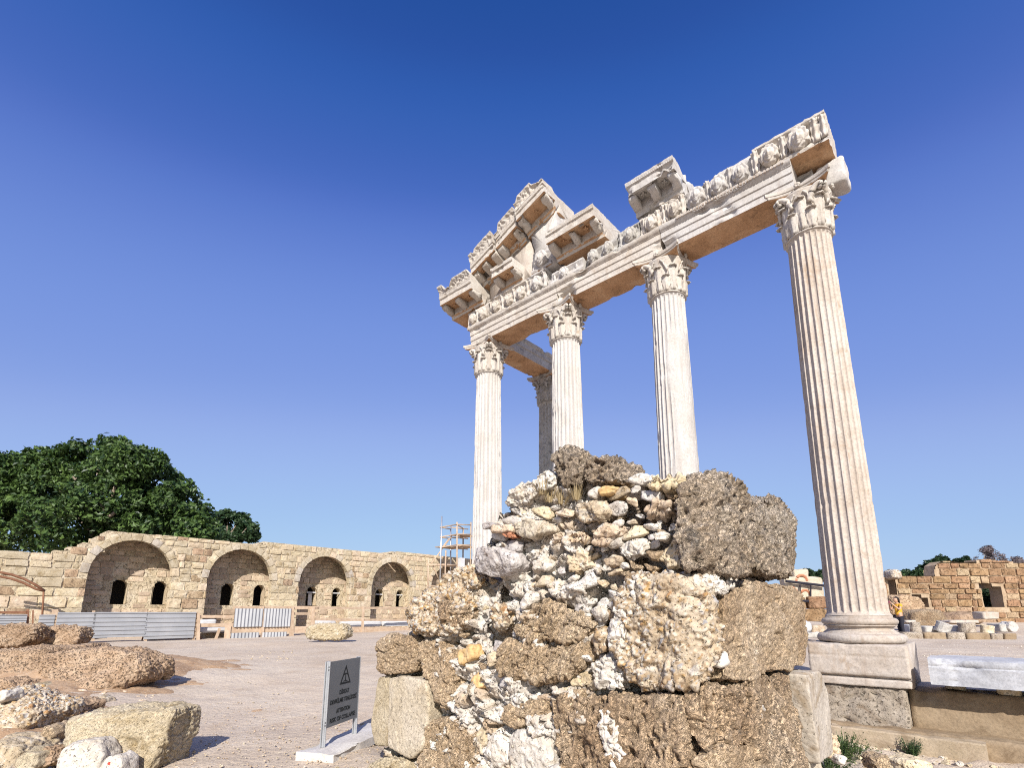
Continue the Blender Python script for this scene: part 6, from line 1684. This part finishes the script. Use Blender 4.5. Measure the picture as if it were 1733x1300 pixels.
# ruin glimpsed between the pier and the rightmost column
ruin = empty('arched_ruin', (14.6, 26, .9), 'small ruined wall with red brick arches between the pier and the rightmost column', 'ruin')
def rpart(name, u0, y0, u1, y1, D, mt, th=.5, n=10, amp=.03, k=14):
    a, b = atD(u0, y0, D), atD(u1, y1, D); c = (a + b) / 2
    o = link(name, rough_block(name, (abs(b[0] - a[0]), th, abs(b[2] - a[2])), c, V3(1, 0, 0), V3(0, 1, 0), UP, M[mt], n, k, amp, int(u0 + y0), .08, 2.5)); world_parent(o, ruin)
rpart('wall', 1322, 977, 1392, 1022, 26, 'dressed', .6)
rpart('wall_cap', 1338, 964, 1366, 980, 26, 'dressed', .5, 8, .06, 5)
for i, (u0, y0, u1, y1) in enumerate(((1322, 1010, 1362, 1031), (1363, 1010, 1398, 1030), (1322, 1031, 1354, 1052), (1355, 1031, 1398, 1053))): rpart('brown_course', u0, y0, u1, y1, 25.7, 'wallbrown', .6)
for (u0, v0, u1, v1) in ((1330, 984, 1396, 992), (1330, 1016, 1368, 1018)):
    a, b = atD(u0, v0, 25.5), atD(u1, v1, 25.5); m = MB(); m.tube([a, b], .07, 6); world_parent(link('iron_beam', m.mesh('iron_beam', M['navy'])), ruin)
for u, v0, v1 in ((1354, 990, 1016), (1372, 992, 1010)):
    a, b = atD(u, v0, 25.55), atD(u, v1, 25.55); m = MB(); m.tube([a, b], .035, 6); world_parent(link('iron_post', m.mesh('iron_post', M['navy'])), ruin)
for u, v, r in ((1356, 984, 9), (1340, 1004, 8), (1362, 1008, 8)):
    m = MB(); m.tube([atD(u + r * math.cos(t_), v - r * 1.1 * math.sin(t_), 25.73) for t_ in np.linspace(0, math.pi, 10)], .07, 6); world_parent(link('brick_arch', m.mesh('brick_arch', M['brick'])), ruin)
for i, (u0, y0, u1, y1, D, mt) in enumerate(((1338, 1051, 1366, 1070, 19, 'block_marble'), (1366, 1058, 1392, 1074, 19.3, 'tan'), (1344, 1070, 1380, 1080, 18, 'marble_grey'))):
    a, b = atD(u0, y0, D), atD(u1, y1, D); c = (a + b) / 2
    o = link('marble_slab', rough_block('marble_slab', (abs(b[0] - a[0]), .7, abs(b[2] - a[2])), c, V3(1, 0, 0), V3(0, 1, 0), UP, M[mt], 8, 10, .03, 90 + i, .08)); tag(o, ['white broken slab seen just right of the pier edge', 'brown broken slab left of the rightmost column base', 'low grey slab on the ground right of the pier edge'][i], 'marble slab', 'broken slabs beside the pier')

# ------------------------------------------------------------------ fallen marble block, concrete beam, pit stones
prof = [(-.10, .455), (.80, .455), (.80, .66), (.805, .70), (.79, .72), (.80, .75), (.79, .81), (.72, .83), (-.10, .83)]
Vt, Q, tri, _ = swept(prof, -4.6, -.92, st=.04, org=COL4 * 1.0, rough=.006, chip=.06, seed=8, chip_sc=4)
o = link('fallen_marble_block', mesh_from('fallen_marble_block', Vt, [Q, tri], [M['block_marble']])); sharp_by_angle(o.data); tag(o, 'long grey veined marble block lying on the foundation at the right edge', 'marble block')
for i, (a_, b_) in enumerate(((-1.15, .10), (-1.75, .22), (-2.6, .12), (-3.9, .15))):
    o = link('support_stone', rough_block('support_stone', (.26, .26, .135), COL4 + T * a_ - N * b_ + UP * .39, T, -N, UP, M['tan'], 6, 8, .01, 20 + i, .03)); tag(o, ['prop stone under the left end of the fallen marble block', 'dark prop stone protruding below the fallen marble block', 'prop stone in deep shade under the fallen marble block', 'prop stone under the far end of the fallen marble block'][i], 'prop stone', 'stones propping the fallen block')
Vt, Q, tri, _ = swept([(.80, -.62), (1.03, -.62), (1.03, -.27), (1.01, -.25), (.82, -.25), (.80, -.27)], -1.42, .42, st=.04, org=COL4 * 1.0, rough=.004, chip=.03, seed=18)
o = link('concrete_beam', mesh_from('concrete_beam', Vt, [Q, tri], [M['beam']])); sharp_by_angle(o.data); tag(o, 'long beige concrete beam at the foot of the foundation', 'concrete beam')
rock('stone_block', [(1373, 1246), (1386, 1238), (1412, 1243), (1415, 1262), (1410, 1278), (1376, 1274)], 5.6, .4, 'cong', 'squarish tan stone beside the green weeds in the pit', 'stone', 651, 'tan', 10, 1, None, .2, .012)
rock('stone_block', [(1368, 1170), (1384, 1168), (1398, 1190), (1392, 1228), (1372, 1232)], 7.0, .35, 'cong', 'rough pebbly lump at the left end of the foundation', 'rubble', 652, 'cong', 7, 1, None, .2, .012)
rock('stone_block', [(1416, 1284), (1424, 1278), (1433, 1284), (1430, 1294), (1418, 1294)], 5.4, .14, 'rock', 'small pale stone among the green weeds in the pit', 'stone', 653, 'lime', 8, 2, None, .2, .012)
rock('stone_block', [(1476, 1296), (1482, 1280), (1500, 1278), (1510, 1296), (1500, 1310), (1480, 1310)], 5.6, .25, 'sand', 'brown stone at the bottom edge below the concrete beam', 'stone', 654, 'sand', 8, 2, None, .2, .012)
rock('stone_block', [(1520, 1292), (1545, 1284), (1575, 1290), (1580, 1310), (1520, 1312)], 5.7, .3, 'rock', 'flat tan stone at the bottom edge, right of a brown stone', 'stone', 655, 'tan', 8, 2, None, .5, .012)

# scattered chips: rubble of the pit, gravel of the yard
def scatter(name, pts, rmin, rmax, mat, seed, label=None, n=2):
    rng = np.random.default_rng(seed)
    v, q = cubegrid(n); d = v / np.linalg.norm(v, axis=1, keepdims=True)
    Vs, Qs, k = [], [], 0
    for (x, y) in pts:
        r = rmin * (rmax / rmin) ** (rng.random() ** 2.2)
        A = rng.normal(size=(3, 3)); A, _r = np.linalg.qr(A)
        p = (d * (1 + .25 * rng.normal(size=(len(d), 1)) * .6)) * np.array([1, rng.uniform(.6, 1), rng.uniform(.45, .8)]) * r
        c, s_ = math.cos(rng.uniform(0, 6.3)), math.sin(rng.uniform(0, 6.3))
        a_ = rng.uniform(0, 6.3); c, s_ = math.cos(a_), math.sin(a_)
        p = np.stack([p[:, 0] * c - p[:, 1] * s_, p[:, 0] * s_ + p[:, 1] * c, p[:, 2]], 1)
        p = p + rng.normal(size=p.shape) * r * .08
        Vs.append(p + np.array([x, y, gz(x, y) + r * .12])); Qs.append(q + k); k += len(p)
    o = link(name, mesh_from(name, np.concatenate(Vs), np.concatenate(Qs), [M[mat]], smooth=False)); o['kind'] = 'stuff'
    if label: o['label'] = label
    return o
rng = np.random.default_rng(3)
def pts_ab(n_, a0, a1, b0, b1):
    a_ = rng.uniform(a0, a1, n_); b_ = rng.uniform(b0, b1, n_)
    P = COL4 + a_[:, None] * T - b_[:, None] * N
    return P[:, :2]
scatter('pit_rubble', pts_ab(420, -3.2, .9, 1.05, 2.6), .012, .07, 'tan', 5, 'loose broken stones along the bottom of the pit')
scatter('pit_rubble', pts_ab(260, -3.2, .9, 1.05, 2.6), .012, .06, 'lime', 6, 'pale chips along the bottom of the pit')
def pts_px(n_, u0, u1, v0, v1, z=.1):
    out = []
    for _ in range(n_):
        P = atZ(rng.uniform(u0, u1), v0 + (v1 - v0) * rng.random() ** 1.0, z); out.append((P[0], P[1]))
    return out
scatter('gravel', pts_px(1700, -40, 700, 1095, 1330), .004, .020, 'dressed', 7, 'small pale gravel strewn over the open ground')
scatter('gravel', pts_px(1300, 240, 660, 1180, 1330), .004, .016, 'tan', 8, 'fine tan grit near the sign')
scatter('rubble_chips', pts_px(130, 85, 260, 1168, 1200), .02, .07, 'tan', 9, 'broken chips under the long ragged slab')
scatter('rubble_chips', pts_px(160, -20, 120, 1170, 1290), .015, .06, 'tan', 10, 'broken chips between the blocks at the left edge')
scatter('rubble_chips', pts_px(90, 420, 505, 1104, 1119, .2), .01, .035, 'tan', 11, 'low spill of broken stone on the open ground')
scatter('rubble_chips', pts_px(140, 560, 720, 1278, 1330), .012, .05, 'dressed_y', 12, 'crumbs of stone at the foot of the pier')
scatter('yard_stones', pts_px(160, 1560, 1733, 1088, 1104, .5), .01, .03, 'lime', 13, 'small stones on the ground behind the marble block')

# ------------------------------------------------------------------ warning sign
SL = V3(-2.03, 5.94, .07); SR = V3(-1.877, 6.57, .07)
sd_ = (SR - SL) / np.linalg.norm(SR - SL); sn = V3(sd_[1], -sd_[0], 0)     # facing right, towards the camera
sign = empty('warning_sign', tuple((SL + SR) / 2 - UP * .07), 'grey warning sign on two metal posts set in a pale concrete slab', 'sign')
Lw = np.linalg.norm(SR - SL)
sp = lambda x, z, d=0.0: SL + sd_ * x + UP * z + sn * d
for x in (0, Lw):
    m = MB()
    m.box(sp(x, .445), sd_ * .005, sn * .022, UP * .445); m.box(sp(x + .018, .445, -.018), sd_ * .016, sn * .004, UP * .445); m.box(sp(x - .018, .445, -.018), sd_ * .016, sn * .004, UP * .445)
    m.box(sp(x, .445, -.0), sd_ * .018, sn * .010, UP * .4435)
    po = m.build('post', M['steel'], sign)
    for z in (.83, .80, .25, .22):
        b_ = MB(); b_.tube([sp(x - .010, z, .010), sp(x - .010, z, .016)], .006, 8); q_ = link('bolt', b_.mesh('bolt', M['ink'])); q_.parent = po; q_.matrix_basis = Matrix()
pz0, pz1 = .19, .885
m = MB(); m.box(sp(Lw / 2, (pz0 + pz1) / 2, .014), sd_ * (Lw / 2 - .004), sn * .004, UP * (pz1 - pz0) / 2); panel = m.build('panel', M['panel'], sign)
# triangle: a thick outline with a leaning column breaking on a heap
fx = lambda x, z: sp(x, z, .0195)
def flat(polys, name='symbol'):
    m = MB()
    for pl in polys:
        a_ = [fx(x, z) for x, z in pl]
        e = sn * .0012; k_ = len(a_)
        m.add(a_ + [q_ - e for q_ in a_], [tuple(range(k_))] + [(i, k_ + i, k_ + (i + 1) % k_, (i + 1) % k_) for i in range(k_)])
    o = m.build(name, M['ink'], sign)
    return o
cx, tz = Lw / 2 + .01, .70
out_t = [(cx - .115, tz - .085), (cx + .115, tz - .085), (cx, tz + .125)]
in_t = [(cx - .083, tz - .066), (cx + .083, tz - .066), (cx, tz + .086)]
flat([[out_t[i], out_t[(i + 1) % 3], in_t[(i + 1) % 3], in_t[i]] for i in range(3)], 'triangle')
flat([[(cx - .008, tz - .05), (cx + .008, tz - .05), (cx + .007, tz + .02), (cx - .007, tz + .02)], [(cx - .045, tz + .008), (cx - .01, tz + .02), (cx + .01, tz + .02), (cx + .045, tz + .008), (cx + .045, tz + .016), (cx + .01, tz + .034), (cx - .01, tz + .034), (cx - .045, tz + .016)], [(cx - .05, tz - .058), (cx + .05, tz - .058), (cx + .03, tz - .048), (cx - .03, tz - .048)]], 'falling_column_symbol')
def text(body, z, width, h):
    cu = bpy.data.curves.new('lettering', 'FONT'); cu.body = body; cu.size = 1.0; cu.align_x = 'CENTER'; cu.extrude = .008; cu.offset = .02
    to = bpy.data.objects.new('lettering', cu); COL.objects.link(to)
    bpy.context.view_layer.update()
    me = bpy.data.meshes.new_from_object(to.evaluated_get(bpy.context.evaluated_depsgraph_get()))
    COL.objects.unlink(to); bpy.data.objects.remove(to)
    co = np.zeros(len(me.vertices) * 3); me.vertices.foreach_get('co', co); co = co.reshape(-1, 3)
    w = np.ptp(co[:, 0]); co[:, 0] -= co[:, 0].mean() if False else (co[:, 0].min() + co[:, 0].max()) / 2
    W_ = np.array([sp(Lw / 2, z, .0195)]) + (co[:, :1] * width / w) * sd_ + co[:, 1:2] * (h / .73) * UP + co[:, 2:] * .15 * sn
    me.vertices.foreach_set('co', W_.astype(np.float32).ravel()); me.materials.clear(); me.materials.append(M['ink']); me.update()
    o = link('lettering', me); world_parent(o, sign)
text('DİKKAT', .512, .20, .046)
text('DEVRİLME TEHLİKESİ', .425, .55, .046)
text('ATTENTION', .318, .29, .046)
text('RISK OF COLLAPSE', .232, .52, .046)
Vt, Q, tri, _ = swept([(-.17, -.03), (.27, -.03), (.27, .065), (.265, .07), (-.165, .07), (-.17, .065)], -.22, 1.25, st=.05, org=SL - UP * .07, A=sd_, B=sn, rough=.004, chip=.03, seed=4)
sb = link('base_slab', mesh_from('base_slab', Vt, [Q, tri], [M['concrete']])); sharp_by_angle(sb.data); world_parent(sb, sign)

# ------------------------------------------------------------------ weeds and dry grass
def tuft(name, P, n_, h, spread, mat, label, cat, seed, grp=None, blade=.012, leafy=False):
    rng = np.random.default_rng(seed)
    Vs, tone = [], []
    for i in range(n_):
        an = rng.uniform(0, 6.283); r = spread * rng.random() ** .6
        b = np.array([r * .35 * math.cos(an), r * .35 * math.sin(an), 0]); hh = h * rng.uniform(.5, 1.1)
        tip = np.array([r * math.cos(an), r * math.sin(an), hh])
        sd2 = np.array([-math.sin(an), math.cos(an), 0]) * blade
        midp = (b + tip) / 2 + np.array([0, 0, hh * .12])
        tn = rng.random()
        Vs += [b - sd2, b + sd2, midp + sd2, midp - sd2, midp - sd2, midp + sd2, tip + sd2 * .2, tip - sd2 * .2]; tone += [tn] * 8
        if leafy:
            for k_ in range(9):
                q_ = b + (tip - b) * rng.uniform(.3, 1); dd = rng.normal(size=3); dd /= np.linalg.norm(dd); s2 = np.cross(dd, [0, 0, 1.0]); s2 /= np.linalg.norm(s2) + 1e-6
                L = blade * 5.5 * rng.uniform(.6, 1.4)
                Vs += [q_, q_ + dd * L * .5 + s2 * L * .26, q_ + dd * L, q_ + dd * L * .5 - s2 * L * .26]; tone += [rng.random()] * 4
    o = link(name, mesh_from(name, np.array(Vs), np.arange(len(Vs)).reshape(-1, 4), [M[mat]], smooth=False, attrs={'tone': tone}), None, tuple(P))
    tag(o, label, cat, grp); return o
gw_ = 'green weeds in the pit'
def pit_pt(u, v): 
    P = atZ(u, v, -.5); return V3(P[0], P[1], gz(P[0], P[1]) - .02)
tuft('weed', pit_pt(1428, 1284), 90, .34, .36, 'weed', 'large green weed spreading beside the pier base', 'weed', 1, gw_, .006, True)
tuft('weed', pit_pt(1404, 1304), 80, .24, .36, 'weed', 'low green weed at the bottom edge beside the pier', 'weed', 2, gw_, .006, True)
tuft('weed', pit_pt(1452, 1278), 44, .16, .34, 'weed', 'thin creeping weed between the large weed and the round weed', 'weed', 3, gw_, .005, True)
tuft('weed', pit_pt(1543, 1280), 60, .24, .18, 'leaf2', 'round dark weed in front of the concrete beam', 'weed', 4, gw_, .005, True)
gg = 'dry grass tufts on the pier'
for i, (u, v, lab) in enumerate(((930, 838, 'dry straw tuft in the hollow below the two grey top stones'), (950, 842, 'dry straw tuft just right of the hollow on the pier'), (918, 826, 'dry straw tuft at the upper left slope of the pier'), (975, 835, 'dry straw tuft under the right grey top stone'))):
    s_, z_ = sz(u, v); P = bend(np.array([s_]), np.array([.0]), np.array([z_ - .06]))[0]
    tuft('grass_tuft', P, 46, .13, .12, 'straw', lab, 'dry grass', 30 + i, gg, .003)

# ------------------------------------------------------------------ person taking a picture by the rightmost column
D = 21.3
foot_z = gz(15.25, D)
def skin_body(name, verts, edges, radii, mat, parent, sub=2):
    me = bpy.data.meshes.new(name); me.from_pydata([tuple(v) for v in verts], edges, [])
    o = bpy.data.objects.new(name, me); COL.objects.link(o)
    md = o.modifiers.new('skin', 'SKIN'); md.use_smooth_shade = True
    for i, r in enumerate(radii):
        sv = me.skin_vertices[0].data[i]; sv.radius = r if hasattr(r, '__len__') else (r, r); sv.use_root = (i == 0)
    s2 = o.modifiers.new('sub', 'SUBSURF'); s2.levels = s2.render_levels = sub
    bpy.context.view_layer.update()
    m2 = bpy.data.meshes.new_from_object(o.evaluated_get(bpy.context.evaluated_depsgraph_get()))
    COL.objects.unlink(o); bpy.data.objects.remove(o)
    m2.materials.clear(); m2.materials.append(M[mat]); m2.polygons.foreach_set('use_smooth', np.ones(len(m2.polygons), bool))
    q_ = link(name, m2, parent); return q_
pers = empty('person', (15.66, D, foot_z), 'woman in a yellow top and dark trousers raising a phone beside the rightmost column', 'person', None, math.radians(8))
# local frame: she faces -x; height 1.60
J = [(0, 0, .90), (.01, 0, 1.08), (.0, 0, 1.25), (-.005, 0, 1.345), (-.02, 0, 1.40),            # pelvis, waist, chest, collar, neck
     (0, -.155, 1.30), (-.14, -.20, 1.12), (-.30, -.09, 1.33), (-.345, -.06, 1.40),               # near shoulder, elbow, wrist, hand
     (0, .155, 1.30), (-.16, .19, 1.13), (-.31, .06, 1.34), (-.35, .04, 1.41),
     (0, -.085, .84), (-.02, -.09, .47), (.01, -.09, .08), (-.10, -.10, .03),
     (0, .085, .84), (.01, .09, .47), (.05, .09, .08), (-.06, .10, .03), (-.03, 0, 1.44)]
Eg = [(0, 1), (1, 2), (2, 3), (3, 4), (3, 5), (5, 6), (6, 7), (7, 8), (3, 9), (9, 10), (10, 11), (11, 12), (0, 13), (13, 14), (14, 15), (15, 16), (0, 17), (17, 18), (18, 19), (19, 20), (4, 21)]
Rd = [(.10, .13), (.085, .115), (.095, .13), (.06, .08), .048, .055, .038, .028, .030, .055, .038, .028, .030, .078, .052, .036, .032, .078, .052, .036, .032, .046]
body = skin_body('body', J, Eg, Rd, 'skin', None)
# head with face joined to the body, fingers round the phone
hv, hq = cubegrid(14)
d_ = hv / np.linalg.norm(hv, axis=1, keepdims=True)
x, y, z = d_[:, 1], -d_[:, 0], d_[:, 2]       # face looks along -x
g = lambda cx_, cz_, sx_, sz_: np.exp(-((x - cx_) / sx_) ** 2 - ((z - cz_) / sz_) ** 2) * (y > 0)
r = 1 + .20 * g(0, -.12, .12, .24) - .08 * g(.3, .08, .16, .1) - .08 * g(-.3, .08, .16, .1) + .06 * g(0, -.48, .2, .06) + .09 * g(0, -.78, .25, .12) + .03 * g(0, .28, .5, .1)
hp = d_ * r[:, None] * np.array([.092, .074, .113]) + np.array([-.045, 0, 1.515])
fm_ = MB()
for sgn in (-1, 1):
    for k_ in range(4):
        b0 = V3(-.35, sgn * .045, 1.405 + .018 * k_); fm_.tube([b0, b0 + V3(-.035, -sgn * .005, .012), b0 + V3(-.05, -sgn * .025, .012), b0 + V3(-.04, -sgn * .042, .010)], [.009, .0085, .008, .007], 6)
    b0 = V3(-.34, sgn * .04, 1.40); fm_.tube([b0, b0 + V3(.01, -sgn * .02, .02), b0 + V3(.005, -sgn * .035, .035)], [.010, .009, .008], 6)
bm_v = np.zeros(len(body.data.vertices) * 3); body.data.vertices.foreach_get('co', bm_v); bm_v = bm_v.reshape(-1, 3)
faces = [tuple(p.vertices) for p in body.data.polygons]
off1 = len(bm_v); faces += [tuple(int(i) + off1 for i in q_) for q_ in hq]
fv = np.concatenate(fm_.V); off2 = off1 + len(hp); faces += [tuple(i + off2 for i in f_) for f_ in fm_.F]
nm = bpy.data.meshes.new('body'); nm.from_pydata(np.concatenate([bm_v, hp, fv]).tolist(), [], faces); nm.materials.append(M['skin']); nm.polygons.foreach_set('use_smooth', np.ones(len(nm.polygons), bool)); nm.update()
body.data = nm; body.parent = pers
skin_body('yellow_top', [(0, 0, .86), (.01, 0, 1.08), (0, 0, 1.25), (-.005, 0, 1.34), (0, -.155, 1.30), (-.07, -.18, 1.21), (0, .155, 1.30), (-.08, .17, 1.21)], [(0, 1), (1, 2), (2, 3), (3, 4), (4, 5), (3, 6), (6, 7)], [(.125, .165), (.105, .14), (.115, .152), (.075, .10), .072, .066, .072, .066], 'yellow', pers)
skin_body('trousers', [(0, 0, .93), (0, -.085, .82), (-.02, -.09, .47), (.01, -.09, .12), (0, .085, .82), (.01, .09, .47), (.05, .09, .12)], [(0, 1), (1, 2), (2, 3), (0, 4), (4, 5), (5, 6)], [(.115, .15), .095, .066, .052, .095, .066, .052], 'navy', pers)
hr = np.where((d_[:, 0] > -.35) | (d_[:, 2] > .55), 1.0, 0)
hh = d_ * np.array([.108, .098, .122]) * (1 + .06 * vnoise(d_ * np.array([6, 6, 3]), 3))[:, None] + np.array([-.022, 0, 1.53])
hh[:, 2] -= .24 * np.clip(-d_[:, 2], 0, 1) * (d_[:, 0] > 0) ; hh[:, 0] += .05 * np.clip(-d_[:, 2], 0, 1)
keep = [q_ for q_ in hq.tolist() if all((d_[i, 0] > -.38) or (d_[i, 2] > .5) for i in q_)]
link('hair', mesh_from('hair', hh, np.array(keep), [M['hair']]), pers)
for sgn in (-1, 1):
    m = MB(); m.tube([(.02 + .0, sgn * .095, .05), (-.11, sgn * .10, .035)], [.045, .036], 8); link('shoe', m.mesh('shoe', M['navy'], True), pers)
m = MB(); m.box((-.40, 0, 1.43), (.006, 0, 0), (0, .075, 0), (0, 0, .038)); o = link('mobile_phone', m.mesh('mobile_phone', M['phone'])); tag(o, 'pink phone held up by the woman in yellow', 'phone')
o.matrix_basis = pers.matrix_basis @ o.matrix_basis
for o_ in COL.objects:
    if o_.get('category') and not o_.get('kind'): o_['kind'] = 'thing'
